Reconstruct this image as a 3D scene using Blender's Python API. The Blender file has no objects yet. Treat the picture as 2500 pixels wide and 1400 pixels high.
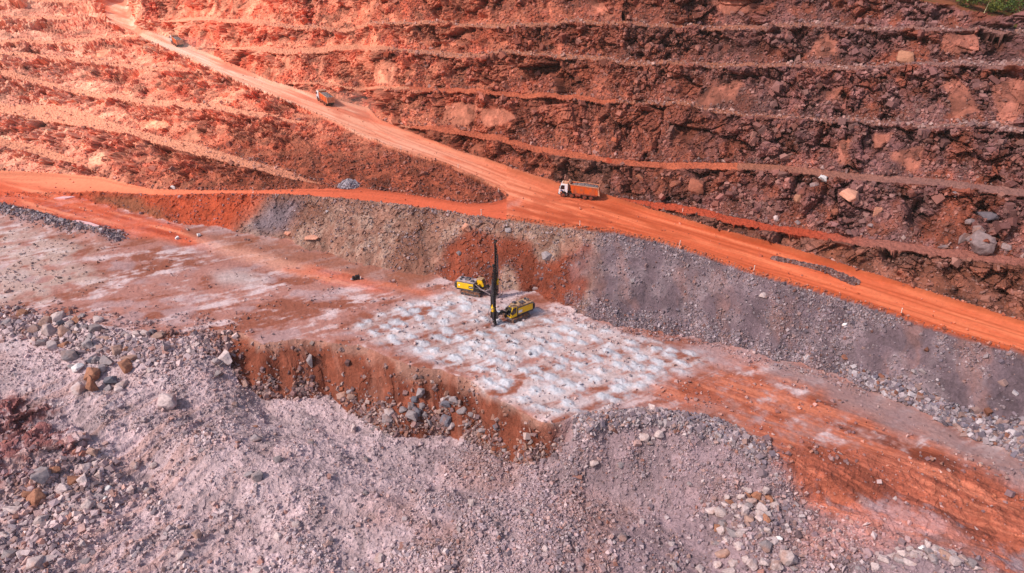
import bpy, bmesh, math, random
import numpy as np
from mathutils import Vector, Matrix, Euler
random.seed(7); rng = np.random.default_rng(11)
scn = bpy.context.scene
COL = scn.collection

# ------------------------------------------------------------------ camera model
F = 1670.0; PIT = math.radians(27.0); H = 60.0; CW, CH = 2500.0, 1400.0
cp, sp = math.cos(PIT), math.sin(PIT)
def ray(u, v):
    x = (np.asarray(u, float) - CW/2)/F; y = -(np.asarray(v, float) - CH/2)/F
    return x, cp + y*sp, -sp + y*cp
def tht(u, v):
    x, y, z = ray(u, v)
    return np.arctan2(x, y), -z/np.hypot(x, y)
def project(P):
    P = np.asarray(P, float); y = P[..., 1]; z = P[..., 2] - H
    d = y*cp - z*sp; up = y*sp + z*cp
    return CW/2 + F*P[..., 0]/d, CH/2 - F*up/d
def atz(u, v, z):
    x, y, dz = ray(u, v); s = (z - H)/dz
    return np.array([x*s, y*s, H + dz*s])
cam = bpy.data.cameras.new('camera'); camo = bpy.data.objects.new('camera', cam); COL.objects.link(camo)
cam.sensor_width = 36; cam.lens = 36*F/CW; cam.clip_end = 6000; cam.clip_start = .5
camo.location = (0, 0, H); camo.rotation_euler = (math.pi/2 - PIT, 0, 0); scn.camera = camo

# ------------------------------------------------------------------ numpy noise
def _h(ix, iy, iz, seed):
    h = (ix.astype(np.int64)*374761393 + iy.astype(np.int64)*668265263 + iz.astype(np.int64)*2147483647 + seed*974634777) & 0xFFFFFFFF
    h = ((h ^ (h >> 13))*1274126177) & 0xFFFFFFFF
    h = ((h ^ (h >> 15))*2246822519) & 0xFFFFFFFF
    return ((h ^ (h >> 16)) & 0xFFFFFF).astype(np.float32)/np.float32(16777216.0)
def vnoise2(x, y, seed=0):
    xf = np.floor(x); yf = np.floor(y); ix = xf.astype(np.int64); iy = yf.astype(np.int64)
    fx = (x - xf).astype(np.float32); fy = (y - yf).astype(np.float32)
    fx = fx*fx*fx*(fx*(fx*6 - 15) + 10); fy = fy*fy*fy*(fy*(fy*6 - 15) + 10)
    z = np.zeros_like(ix)
    a = _h(ix, iy, z, seed); b = _h(ix+1, iy, z, seed); c = _h(ix, iy+1, z, seed); d = _h(ix+1, iy+1, z, seed)
    return (a*(1-fx) + b*fx)*(1-fy) + (c*(1-fx) + d*fx)*fy
def fbm2(x, y, o=4, seed=0, g=.5):
    s = 0; a = 1; n = 0
    for k in range(o):
        s = s + a*vnoise2(x*2**k + 17.3*k, y*2**k - 9.1*k, seed + k); n += a; a *= g
    return s/n*2 - 1
def facets(P, size, seed, tilt=1.0):
    """blocky rock: every 3D cell is a tilted plane; returns height and edge distance"""
    Q = P/np.float32(size); B = np.floor(Q).astype(np.int64); n = len(P)
    f1 = np.full(n, 9., np.float32); f2 = np.full(n, 9., np.float32); val = np.zeros(n, np.float32); idv = np.zeros(n, np.float32)
    for i in (-1, 0, 1):
        for j in (-1, 0, 1):
            for k in (-1, 0, 1):
                cx, cy, cz = B[:, 0]+i, B[:, 1]+j, B[:, 2]+k
                h0 = _h(cx, cy, cz, seed)
                dx = (Q[:, 0] - cx).astype(np.float32) - h0
                dy = (Q[:, 1] - cy).astype(np.float32) - ((h0*57.31) % 1)
                dz = (Q[:, 2] - cz).astype(np.float32) - ((h0*191.7) % 1)
                d = dx*dx + dy*dy + dz*dz
                o = (h0*733.1) % 1
                v = (o - .5) + tilt*(((h0*1291.) % 1 - .5)*dx + ((h0*2237.) % 1 - .5)*dy + ((h0*3571.) % 1 - .5)*dz)
                nn = d < f1
                f2 = np.where(nn, f1, np.minimum(f2, d)); val = np.where(nn, v, val); idv = np.where(nn, o, idv); f1 = np.where(nn, d, f1)
    return val, np.sqrt(f2) - np.sqrt(f1), idv
def sstep(a, b, x):
    t = np.clip((x - a)/(b - a), 0, 1); return t*t*(3 - 2*t)
def lin(c):
    c = np.asarray(c, float)/255.; return np.where(c <= .04045, c/12.92, ((c + .055)/1.055)**2.4)
EXPO = 1.12          # what a sunlit white surface reads, used to turn seen colours into albedo
def A(r, g, b): return np.clip(lin((r, g, b))/EXPO, 0, .82).astype(np.float32)

# ------------------------------------------------------------------ survey lines (photo px -> azimuth, tan depression)
class Line:
    def __init__(s, pts, zs=None, flat=0, mono=True):
        p = np.array(pts, float); th, t = tht(p[:, 0], p[:, 1]); o = np.argsort(th)
        s.th, s.t, s.flat = th[o], t[o], flat
        if zs is not None:
            zp = np.array(zs, float); s.z = np.interp(p[:, 0], zp[:, 0], zp[:, 1])[o]
        else: s.z = None
    def T(s, th): return np.interp(th, s.th, s.t)
    def Z(s, th): return np.interp(th, s.th, s.z)
    def has(s, th): return (th >= s.th[0]) & (th <= s.th[-1])
ROADZ = [(-200, 34), (290, 31), (300, 28.1), (342, 26), (421, 23.7), (590, 19.7), (800, 16.2), (980, 13.8), (1160, 12), (1400, 10), (1600, 9.6), (2032, 9), (2500, 8), (3300, 6)]
def rz(d): return [(u - d, z) for u, z in ROADZ]
LE = Line([(-900, 2050), (0, 1800), (1250, 1760), (2500, 1800), (3400, 2050)], [(-900, -7), (600, -7), (1200, -8), (1800, -7), (2300, -4), (3400, -3)])
LD = Line([(-700, 1480), (0, 1425), (1250, 1425), (2500, 1440), (3200, 1600)], [(-700, -7), (0, -6.5), (300, -6), (600, -6), (900, -7.3), (1200, -8), (1500, -8), (1800, -7), (2000, -5), (2200, -2.8), (2500, -2.4), (3200, -2)])
LB = Line([(-700, 1340), (0, 1290), (1250, 1290), (2500, 1300), (3200, 1460)], [(-700, -5), (0, -4.5), (300, -5), (600, -6), (900, -7.8), (1200, -8.3), (1500, -7.5), (1750, -6), (1950, -4.2), (2150, -2.4), (2500, -1.6), (3200, -1)])
LA = Line([(-700, 1190), (0, 1150), (400, 1150), (900, 1170), (1250, 1185), (1600, 1170), (1900, 1180), (2500, 1215), (3200, 1390)], [(-700, -3), (0, -2.5), (300, -4), (600, -6.4), (900, -8.2), (1200, -8.6), (1400, -7), (1600, -4), (1800, -2.2), (2000, -1), (2500, -.8), (3200, -.5)])
LFT = Line([(-700, 900), (0, 850), (300, 905), (400, 900), (480, 880), (560, 900), (590, 945), (640, 972), (720, 984), (800, 968), (850, 1003), (900, 1034), (940, 1062), (1000, 1068), (1100, 1068), (1180, 1096), (1230, 1124), (1290, 1136), (1330, 1122), (1380, 1080), (1440, 1042), (1500, 1026), (1600, 1018), (1700, 1030), (1790, 1056), (1850, 1085), (1950, 1120), (2200, 1150), (2500, 1180), (3200, 1360)],
    [(-700, -1), (0, -.9), (400, -1.4), (540, -2.5), (600, -5.5), (640, -7), (740, -7.5), (900, -8), (1100, -8), (1230, -8.5), (1330, -6), (1380, -2.5), (1450, 1.1), (1560, 1.8), (1700, 1.6), (1800, 1.1), (1900, .1), (2100, -.3), (2500, -.4), (3200, -.4)])
LC = Line([(-700, 830), (0, 790), (100, 770), (250, 800), (400, 838), (480, 818), (540, 806), (590, 812), (640, 836), (700, 830), (760, 830), (830, 838), (880, 842), (930, 862), (1000, 890), (1075, 902), (1150, 932), (1200, 972), (1260, 1000), (1320, 1030), (1350, 1035), (1420, 1020), (1480, 1008), (1560, 1000), (1640, 1003), (1700, 1016), (1780, 1040), (1840, 1068), (1900, 1088), (2200, 1115), (2500, 1145), (3200, 1310)], [(-700, 0), (3300, 0)])
LT = Line([(-700, 430), (0, 476), (150, 478), (200, 486), (250, 500), (330, 522), (440, 548), (520, 553), (600, 570), (640, 578), (700, 587), (760, 608), (850, 640), (950, 660), (1052, 675), (1124, 690), (1200, 702), (1290, 712), (1376, 740), (1420, 775), (1500, 796), (1600, 805), (1700, 828), (1834, 856), (1888, 880), (1960, 890), (2032, 912), (2086, 940), (2176, 972), (2284, 1020), (2356, 1060), (2464, 1104), (2500, 1126), (2800, 1270), (3200, 1290)],
    [(-700, 1.4), (0, 1.4), (150, 1.3), (300, .8), (600, .1), (640, 0), (3200, 0)])
LEN = Line([(-700, 424), (0, 470), (150, 472), (234, 467), (300, 472), (396, 477), (540, 473), (684, 474), (800, 481), (980, 499), (1124, 522), (1250, 541), (1376, 560), (1484, 570), (1592, 591), (1708, 626), (1830, 670), (1960, 706), (2122, 756), (2320, 821), (2500, 871), (2800, 960), (3200, 1085)],
    [(-700, 1.6), (0, 1.6), (150, 1.6), (234, 2.4), (396, 4.4), (600, 7), (800, 8.4), (1124, 9.5), (1376, 9.7), (1600, 9.4), (2032, 8.7), (2500, 7.7), (3300, 5.5)])
LBF = Line([(-700, 380), (0, 417), (108, 421), (252, 433), (306, 448), (378, 463), (504, 465), (623, 465), (740, 462), (828, 460), (872, 459), (944, 468), (1052, 483), (1142, 498), (1200, 496), (1236, 484)],
    [(-700, 2.4), (0, 2.4), (200, 3), (400, 5), (600, 7.2), (800, 8.7), (1050, 9.7), (1236, 10.35)])
LMN = Line([(262, 47), (267, 56), (324, 85), (432, 134), (504, 166), (594, 209), (684, 242), (774, 284), (897, 342), (962, 367), (1088, 407), (1160, 439), (1215, 464), (1236, 481)], [q for q in rz(35) if q[0] < 1050] + [(1088, 12.3), (1160, 11.3), (1215, 10.6), (1236, 10.4)])
LMF = Line([(307, -20), (313.5, 0), (325.5, 40), (333, 60), (345, 71), (421, 97), (504, 130), (590, 169), (666, 202), (774, 234), (900, 266), (926, 293), (980, 317), (1106, 367), (1232, 407), (1376, 454), (1459, 473), (1600, 518), (1654, 533), (1744, 562), (1888, 598), (2032, 641), (2176, 688), (2320, 734), (2500, 792), (2800, 880), (3200, 1000)], [(300, 36), (312, 34), (326, 30), (345, 28)] + [q for q in rz(-35) if q[0] > 370])
LL = [Line([(-700, 250), (0, 355), (108, 383), (200, 403), (265, 430)], flat=16),
      Line([(-700, 170), (0, 271), (90, 290), (216, 310), (324, 334), (432, 369), (540, 391), (684, 430), (792, 452)], flat=20),
      Line([(-700, 110), (0, 186), (108, 211), (180, 229), (288, 247), (360, 258), (504, 269), (612, 284), (700, 297), (765, 304)], flat=11),
      Line([(-700, 100), (54, 141), (126, 146), (216, 157), (324, 170), (432, 174), (500, 177)], flat=7),
      Line([(-700, 95), (0, 106), (108, 106), (216, 99), (330, 94)], flat=7),
      Line([(-700, 35), (0, 42), (72, 44), (180, 45), (256, 47)], flat=6),
      Line([(-700, 2), (0, 5), (252, 5)], flat=5)]
LR = [Line([(1470, 478), (1500, 484), (1590, 508), (1650, 517), (1720, 529), (1790, 549), (1880, 566), (1960, 577), (2100, 600), (2250, 621), (2400, 638), (2500, 651), (3200, 745)], flat=15),
      Line([(930, 302), (1010, 315), (1106, 328), (1221, 347), (1304, 372), (1466, 398), (1628, 414), (1762, 414), (1924, 420), (2104, 440), (2284, 455), (2500, 480), (3200, 560)], flat=12),
      Line([(690, 208), (756, 203), (872, 215), (980, 219), (1160, 223), (1268, 239), (1376, 241), (1556, 255), (1700, 262), (1744, 272), (1924, 284), (2104, 295), (2284, 311), (2500, 325), (3200, 390)], flat=7),
      Line([(470, 116), (540, 115), (612, 120), (720, 127), (800, 119), (872, 118), (944, 125), (1034, 134), (1124, 140), (1196, 132), (1286, 132), (1412, 147), (1600, 158), (1816, 165), (2140, 169), (2320, 163), (2500, 158), (3200, 170)], flat=8),
      Line([(334, 50), (432, 51), (576, 57), (720, 74), (810, 76), (890, 60), (1088, 60), (1232, 63), (1412, 59), (1600, 68), (1780, 70), (2032, 70), (2212, 75), (2392, 73), (2500, 86), (3200, 150)], flat=7),
      Line([(2215, -12), (2260, 2), (2330, 10), (2350, 22), (2400, 34), (2440, 47), (2470, 58), (2500, 72), (3200, 140)], flat=0)]
TH_ROAD0 = LMN.th[0]; TH_TIP = LMN.th[-1]; TH_R6 = LR[5].th[0]

# ------------------------------------------------------------------ terrain sheet in polar coordinates round the survey point
NC, NR, NX = 1900, 1060, 44
TH = np.radians(np.linspace(-57, 57, NC))
DEP = np.radians(np.linspace(58.5, 3.0, NR)); TT = np.tan(DEP)
MUCK, FACE, FLOOR, EMB, BRANCH, MAIN, WALL, BENCH, PLAT = range(9)
R = np.zeros((NR, NC)); ZONE = np.zeros((NR, NC), np.int8); WW = np.zeros((NR, NC), np.float32); BID = np.zeros((NR, NC), np.int8)
slopeL = np.zeros(NC)
BW = np.stack([.35 + 1.3*np.clip(fbm2(TH*14, TH*0 + 3.7*i, 3, 231)*.5 + .5 + .1, 0, 1) for i in range(16)]); BJ = np.stack([.0075*fbm2(TH*18, TH*0 + 5.3*i, 4, 241, .6) for i in range(16)])
JIT = fbm2(TH*26, TH*0, 4, 201, .6); JIT2 = fbm2(TH*28, TH*0, 4, 211, .6); JIT3 = fbm2(TH*50, TH*0, 4, 221, .6)
def prop(r0, z0, t1, s): return (H - z0 + s*r0)/(t1 + s)
lineTop = []
for c, th in enumerate(TH):
    K = []   # knots (t, r, zone after, bench id)
    last = 99.
    def addz(L, zone, j=0.):
        global last
        t = L.T(th) + j; t = min(t, last - .0015); last = t
        K.append([t, (H - L.Z(th))/t, zone, 0]); return t
    jc = .007*float(JIT[c]); jf = .010*float(JIT2[c]); jt = .008*float(JIT3[c])
    last = 3.2; addz(LE, MUCK); addz(LD, MUCK); addz(LB, MUCK); addz(LA, MUCK); addz(LFT, FACE, jf); addz(LC, FLOOR, jc); addz(LT, EMB, jt)
    left = th < TH_TIP
    addz(LEN, BRANCH if left else MAIN)
    FL = .05
    def walk(r0, z0, segs, s):
        out = []
        for t1, kind in segs:
            sl = s if kind == WALL else FL
            r1 = prop(r0, z0, t1, sl); r0, z0 = r1, H - r1*t1; out.append(r1)
        return out
    if left:
        addz(LBF, WALL); r0 = K[-1][1]; z0 = H - r0*K[-1][0]; tb = K[-1][0]
        tend = LMN.T(th) if th >= TH_ROAD0 else -1
        segs = []
        for i, L in enumerate(LL):
            if not L.has(th): continue
            t = L.T(th); dt = L.flat/F*(1 + t*t)*(.06 + .94*float(sstep(L.th[-1], L.th[-1] - .06, th)))*BW[i, c]; t += BJ[i, c]*.5
            if t < tb - .002 and t - dt > max(tend, .055) + .001:
                segs.append((t, WALL)); segs.append((t - dt, BENCH)); tb = t - dt
        if th >= TH_ROAD0:
            segs.append((min(tend, tb - .002), WALL)); rt = (H - LMN.Z(th))/tend; sg = segs
        else:                      # left of the road head the wall keeps the same lie
            t_r = LMN.t[0]; rt = (H - LMN.z[0])/t_r*(1 + .25*(TH_ROAD0 - th)); sg = [q for q in segs if q[0] > t_r + .001] + [(t_r, WALL)]
        lo, hi = .02, 4.
        for _ in range(40):
            m = (lo + hi)/2
            if walk(r0, z0, sg, m)[-1] > rt: lo = m
            else: hi = m
        s = (lo + hi)/2; slopeL[c] = s
        rs = walk(r0, z0, segs, s)
        for (t1, kind), r1 in zip(segs, rs):
            K.append([t1, r1, None, 0])
        # zone after each knot
        n = len(segs); base = len(K) - n - 1; b = 1
        for i in range(n):
            K[base + i][2] = segs[i][1]; K[base + i][3] = b
            if segs[i][1] == BENCH: b += 1
        if th >= TH_ROAD0:
            K[-1][1] = rt; K[-1][2] = MAIN; last = K[-1][0]; addz(LMF, WALL)
        else: K[-1][2] = WALL; K[-1][3] = b
    else:
        addz(LMF, WALL)
    if th >= TH_ROAD0:
        tb = K[-1][0]; r0 = K[-1][1]; z0 = H - r0*tb; b = 21
        for i, L in enumerate(LR):
            if not L.has(th): continue
            t = L.T(th); dt = L.flat/F*(1 + t*t)*(.04 + .96*float(sstep(L.th[0], L.th[0] + .10, th)))*(BW[i + 8, c] if i > 1 else .75 + .35*BW[i + 8, c]); t += BJ[i + 8, c]*float(sstep(L.th[0], L.th[0] + .05, th))*(.3 if i < 2 else 1)
            if t > tb - .0002: continue
            s = (.55, .8, .85, .85, .85, .8)[i]
            s *= 1 - .25*float(sstep(0.05, -.45, th))
            r1 = prop(r0, z0, t, s); K[-1][2] = WALL; K[-1][3] = b
            K.append([t, r1, BENCH, b]); r0, z0, tb = r1, H - r1*t, t; b += 1
            if L.flat:
                t2 = t - dt; r1 = prop(r0, z0, t2, FL); K.append([t2, r1, WALL, b]); r0, z0, tb = r1, H - r1*t2, t2
            else:
                K[-1][2] = PLAT
    tb = K[-1][0]; r0 = K[-1][1]; z0 = H - r0*tb
    s = .06 if K[-1][2] == PLAT else .75
    tl = TT[-1] - .001
    if tl < tb: K.append([tl, prop(r0, z0, tl, s), K[-1][2], K[-1][3]])
    ka = np.array([k[0] for k in K]); kr = np.array([k[1] for k in K])
    R[:, c] = 1/np.interp(-TT, -ka, 1/kr)
    idx = np.clip(np.searchsorted(-ka, -TT, side='right') - 1, 0, len(K) - 1)
    ZONE[:, c] = np.array([k[2] for k in K])[idx]; BID[:, c] = np.array([k[3] for k in K])[idx]
    nx = np.clip(idx + 1, 0, len(K) - 1)
    WW[:, c] = np.clip((ka[idx] - TT)/np.maximum(ka[idx] - ka[nx], 1e-5), 0, 1)
def blur(a, n, axis, it=2):
    for _ in range(it):
        p = np.pad(a, [(n, n) if i == axis else (0, 0) for i in range(a.ndim)], mode='edge')
        cs = np.cumsum(p, axis=axis, dtype=np.float64); z = np.zeros_like(np.take(cs, [0], axis)); cs = np.concatenate([z, cs], axis)
        k = 2*n + 1
        hi = np.take(cs, range(k, cs.shape[axis]), axis); lo = np.take(cs, range(0, cs.shape[axis] - k), axis)
        a = (hi - lo)/k
    return a
R = 1/blur(1/R, 3, 1)
for c in range(NC):
    zc = ZONE[:, c]; f = np.where(zc == FACE)[0]
    if len(f) < 12: continue
    e = f[-1]; a_, b_ = max(e - 26, 1), min(e + 26, NR - 2); seg = 1/R[a_:b_, c]; k_ = np.hanning(17); k_ /= k_.sum(); sm_ = np.convolve(np.pad(seg, 8, mode='reflect', reflect_type='odd'), k_, 'valid'); wgt = np.hanning(b_ - a_); R[a_:b_, c] = 1/(seg*(1 - wgt) + sm_*wgt)
# beyond the top of the photograph the walls climb on to a plateau
k = np.linspace(0, 1, NX)[1:]
ext_r = np.concatenate([np.linspace(0, 60, 30)[1:], np.geomspace(70, 2500, NX - 30 + 0)])[:NX]
ext_z = np.interp(ext_r, [0, 14, 22, 38, 46, 60, 2500], [0, 9, 9.6, 20, 20.5, 27, 120])
flatk = sstep(TH_R6 - .03, TH_R6 + .01, TH)
Rx = R[-1][None] + ext_r[:, None]
Zx = (H - R[-1]*TT[-1])[None] + ext_z[:, None]*(1 - flatk)[None] + ext_r[:, None]*.05*flatk[None]
RR = np.concatenate([R, Rx]); ZZ = np.concatenate([H - R*TT[:, None], Zx])
ZONE = np.concatenate([ZONE, np.where(flatk[None] > .5, PLAT, WALL).repeat(len(ext_r), 0).astype(np.int8)])
WW = np.concatenate([WW, np.full((len(ext_r), NC), .5, np.float32)])
BID = np.concatenate([BID, np.full((len(ext_r), NC), 40, np.int8)])
NT = len(RR)
X = RR*np.sin(TH)[None]; Y = RR*np.cos(TH)[None]
U, V = project(np.stack([X, Y, ZZ], -1))
U = U.astype(np.float32); V = V.astype(np.float32)

def pinpoly(pts, u, v):
    m = np.zeros(u.shape, bool); n = len(pts)
    for i in range(n):
        x1, y1 = pts[i]; x2, y2 = pts[(i+1) % n]
        if y1 == y2: continue
        c_ = ((y1 > v) != (y2 > v)) & (u < (x2 - x1)*(v - y1)/(y2 - y1) + x1); m ^= c_
    return m
wu = fbm2(X*.25, Y*.25, 4, 5); wv = fbm2(X*.25, Y*.25, 4, 9)
wu2 = fbm2(X*1.3, Y*1.3, 3, 15); wv2 = fbm2(X*1.3, Y*1.3, 3, 19)
def paint(pts, warp=18, soft=3):
    s = np.clip((V - 200)/900, .15, 1)
    m = pinpoly(pts, U + warp*2.2*wu + warp*.7*wu2, V + warp*s*1.3*wv + warp*.4*wv2).astype(np.float32)
    return blur(blur(m, soft, 0), soft, 1).astype(np.float32) if soft else m
def pdist(pts):
    d = np.full(U.shape, 1e9, np.float32)
    for (x1, y1), (x2, y2) in zip(pts[:-1], pts[1:]):
        L2 = (x2-x1)**2 + (y2-y1)**2; t = np.clip(((U-x1)*(x2-x1) + (V-y1)*(y2-y1))/L2, 0, 1)
        d = np.minimum(d, np.hypot(U - x1 - t*(x2-x1), (V - y1 - t*(y2-y1))*1.8))
    return d

zn = ZONE
isM, isF, isFl, isE, isB, isR, isW, isBe, isP = [(zn == i) for i in range(9)]
rough = blur(blur(((zn == WALL) | (zn == EMB) | (zn == MUCK) | (zn == FACE)).astype(np.float32), 2, 0), 2, 1).astype(np.float32)

# ------------------------------------------------------------------ relief
n_lo = fbm2(X*.06, Y*.06, 4, 31); n_mid = fbm2(X*.35 + 40, Y*.35, 4, 41); n_hi = fbm2(X*2.2, Y*2.2, 3, 51)
DZ = np.zeros_like(RR)
muckw = blur(blur(isM.astype(np.float32), 6, 0), 6, 1)
DZ += muckw*(1.3*n_lo + .55*n_mid + .12*n_hi)
floorw = blur(blur((isFl).astype(np.float32), 4, 0), 4, 1)
DZ += floorw*(.15*n_lo + .12*n_mid + .06*n_hi)
# gully lines down the heap on the left, and the ridges of the heap
gx = X*math.cos(.95) + Y*math.sin(.95); gy = -X*math.sin(.95) + Y*math.cos(.95)
gul = fbm2(gx*.10, gy*.8, 3, 61)
lefth = sstep(700, 350, U)*muckw*sstep(880, 980, V)
DZ += lefth*.6*gul
for (u0, v0, ru, rv, hh) in [(640, 1130, 250, 95, 2.6), (350, 1150, 90, 110, -1.8), (1530, 1180, 230, 100, -1.6), (1250, 1310, 260, 90, 1.5), (880, 1260, 160, 90, .5), (1000, 1380, 150, 70, -1.1), (500, 900, 50, 40, .8), (420, 1330, 120, 60, .8), (1350, 1180, 120, 60, .5), (1700, 1330, 70, 90, -.6), (1560, 1025, 170, 22, .7), (2250, 1400, 130, 48, 2.2), (1830, 1300, 110, 110, .8), (220, 850, 150, 60, 1.0), (1480, 1080, 120, 50, .6), (100, 960, 160, 50, .8), (300, 1010, 100, 70, .9), (480, 900, 70, 40, .7), (1000, 1030, 80, 24, .8)]:
    DZ += hh*np.exp(-((U-u0)/ru)**2 - ((V-v0)/rv)**2)
DZ += 1.3*np.exp(-(pdist([(-300, 470), (0, 515), (60, 528), (150, 552), (240, 574)])/22)**2)*(1 + .4*n_mid)
# the red ledges and cut in the lower-left rock
red_out = paint([(-40, 975), (60, 960), (130, 1010), (215, 1075), (190, 1125), (100, 1165), (40, 1190), (-40, 1200)], 18)
DZ += red_out*.9*(((-X*.35 + Y*.6 + .8*n_mid)*.42) % 1)
# road windrows and ruts
wroad = WW
edge = np.exp(-((wroad - .03)/.03)**2)*.8 + np.exp(-((wroad - .96)/.03)**2)*.7
th_far = (U > 1450)
DZ += np.where(isR, edge*(.6 + .8*(n_mid*.5 + .5)), 0)
along = X*-.75 + Y*.66; across = X*.66 + Y*.75
streak = fbm2(across*.8 + .8*n_lo, along*.022, 5, 71, .62); streak_b = fbm2(wroad*7, X*.03, 4, 75, .6)
DZ += np.where(isR, .05*streak, 0) + np.where(isB, .05*streak_b, 0)
# benches: loose berm
DZ += np.where(isE, (.28*fbm2(TH[None]*60 + .8*n_mid, WW*1.6 + .4*n_mid, 4, 97)*np.sin(math.pi*np.clip(WW, 0, 1))**.7 + .3*n_mid), 0)
DZ += np.where(isBe, .25*n_mid + .2*n_hi, 0)
XYZ = np.stack([X, Y, ZZ + DZ], -1)
# surface normals of the smooth sheet
du = np.gradient(XYZ, axis=1); dv = np.gradient(XYZ, axis=0)
N = np.cross(du, dv); N /= np.linalg.norm(N, axis=-1, keepdims=True) + 1e-9
N *= np.sign(N[..., 2:3] + 1e-9)
# rock faces: blocky jointed relief
sel = (isW | isE | isF | isM)
XYZ[..., 2] += np.where(isF, .9*fbm2(TH[None]*60 + .4*n_mid, WW*.8, 4, 95)*np.sin(math.pi*np.clip(WW, 0, 1)), 0)*(U > 560)*(U < 1400)
Pw = XYZ[sel].astype(np.float32)
uu, vv, ww = U[sel], V[sel], WW[sel]
nl = n_mid[sel]; bn = fbm2(TH[None].repeat(NT, 0)[sel]*40, BID[sel]*7.7 + ww*1.2, 3, 85)
lowt = sstep(560, 860, uu + .9*(vv - 330))*sstep(1400, 1240, uu)*sstep(185, 250, vv - .45*(uu - 700))
rockm = sstep(.15, .6, ww + .95*bn + .2*nl + .12 - .22*sstep(1200, 500, uu))*(1 - .92*lowt)                 # upper part of each face is solid rock, below it talus
SLABS = [[(1070,300),(1085,262),(1130,245),(1172,255),(1160,300),(1110,308)], [(1680,254),(1740,212),(1800,190),(1820,203),(1790,240),(1730,260)], [(1975,118),(2005,78),(2048,100),(2040,137),(1990,142)],
 [(2168,374),(2257,350),(2252,407),(2230,417),(2180,392)], [(2303,200),(2340,193),(2372,225),(2392,272),(2330,292),(2320,240)], [(2420,205),(2520,186),(2530,260),(2440,312),(2425,250)], [(2130,330),(2187,326),(2165,352),(2130,372)], [(2043,345),(2076,333),(2073,402),(2045,406)],
 [(2290,88),(2382,80),(2388,130),(2300,126)], [(1443,10),(1475,3),(1502,42),(1480,48)], [(905,160),(935,148),(967,160),(960,207),(915,202)], [(440,332),(482,308),(492,342),(455,352)], [(222,142),(267,110),(264,137),(240,150)], [(1738,0),(1832,0),(1820,30),(1750,36)], [(680,142),(722,128),(704,178)], [(330,300),(400,292),(420,312),(350,318)], [(1170,262),(1240,262),(1256,290),(1210,312),(1175,300)], [(2010,225),(2056,210),(2050,246),(2016,250)]]
slabg = np.zeros(U.shape, np.float32)
for sp_ in SLABS: slabg = np.maximum(slabg, pinpoly(sp_, U + 9*wu + 5*wu2, V + 7*wv + 4*wv2).astype(np.float32))
slabg = blur(blur(slabg, 1, 0), 1, 1).astype(np.float32); slabm = slabg[sel]
zs = zn[sel]
Pr = np.stack([Pw[:, 0]*.8 + Pw[:, 1]*.35, Pw[:, 1]*.8 - Pw[:, 0]*.35, Pw[:, 2]*.75 + Pw[:, 0]*.3], -1)
fA, eA, iA = facets(Pr, 4.4, 3, 2.2)
fB, eB, iB = facets(Pr + 3.3, 1.8, 5, 2.3)
fC, eC, iC = facets(Pw - 1.7, .85, 8, 2.1)
fD, eD, iD = facets(Pr*np.float32([1, 1, .8]) + 11, 9.5, 12, 2.6); bigm = sstep(.02, .22, fbm2(uu*.006, vv*.014, 3, 251))*(zs == WALL)
amp = np.where(zs == WALL, rockm, np.where(zs == EMB, sstep(.35, .8, ww + .5*bn)*sstep(1480, 1300, uu)*.20 + .02, np.where(zs == FACE, .04*sstep(.1, .6, ww)*sstep(1.0, .8, ww), .03 + .32*red_out[sel])))
edgef = (sstep(0, .05, ww)*sstep(1, .97, ww))
smallm = np.where(zs == WALL, .45 + .55*rockm, np.where(zs == EMB, .5*sstep(1500, 1300, uu) + .2, np.where(zs == MUCK, .34, .22)))
near = np.clip(np.linalg.norm(Pw - np.float32([0, 0, H]), axis=1)/170, .5, 1.9)
disp = amp*(1 - .85*slabm)*(3.4*bigm*(fD - .25*(eD < .04)) + (1 - .55*bigm)*(2.5*fA*(zs != EMB) - .7*(eA < .07)*(zs == WALL)) + (1 - .65*bigm)*(1.3*fB - .55*(eB < .09)*(zs == WALL))) + (1 - .8*slabm)*smallm*(.42*fC - .10*(eC < .07)*(zs == WALL))*np.where(zs == WALL, np.minimum(near, 1.3), .6)
disp *= (.15 + .85*edgef)
D = np.zeros(U.shape, np.float32); D[sel] = disp
ND = N.copy(); ND[..., 2] *= np.where(isW, .22, .6); ND /= np.linalg.norm(ND, axis=-1, keepdims=True)
XYZ = XYZ + ND*D[..., None]

# ------------------------------------------------------------------ soil and rock colours, with the warm upper-left glow painted in
def full(c): return np.broadcast_to(np.float32(c), U.shape + (3,)).copy()
def mix(a, b, m): return a + (b - a)*np.clip(m, 0, 1)[..., None]
n01 = n_mid*.5 + .5; h01 = n_hi*.5 + .5; l01 = n_lo*.5 + .5
S = np.exp(-(np.maximum(U - 150, 0)/780)**2)*np.exp(-(np.maximum(V - 120, 0)/430)**2)        # warm upper-left glow, painted as salmon into wall and bench colours
C = full(A(150, 112, 108))
# muck pile
mk = mix(full(A(196, 168, 170)), full(A(154, 128, 133)), sstep(700, 1700, U + 260*wu)); mk = mix(mk, full(A(212, 190, 192)), sstep(.5, .85, n01)*.6*sstep(1500, 600, U)); mk = mix(mk, full(A(164, 118, 106)), sstep(.55, .8, fbm2(X*.12, Y*.12, 4, 91)*.5 + .5)*.5)
mk = mix(mk, full(A(196, 150, 140)), sstep(.52, .7, gul*.5 + .5)*lefth*.6)
mk = mix(mk, full(A(150, 88, 84)), red_out*sstep(.35, .6, n01 + .3*wu2)*.9)
C = np.where(isM[..., None], mk, C)
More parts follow.
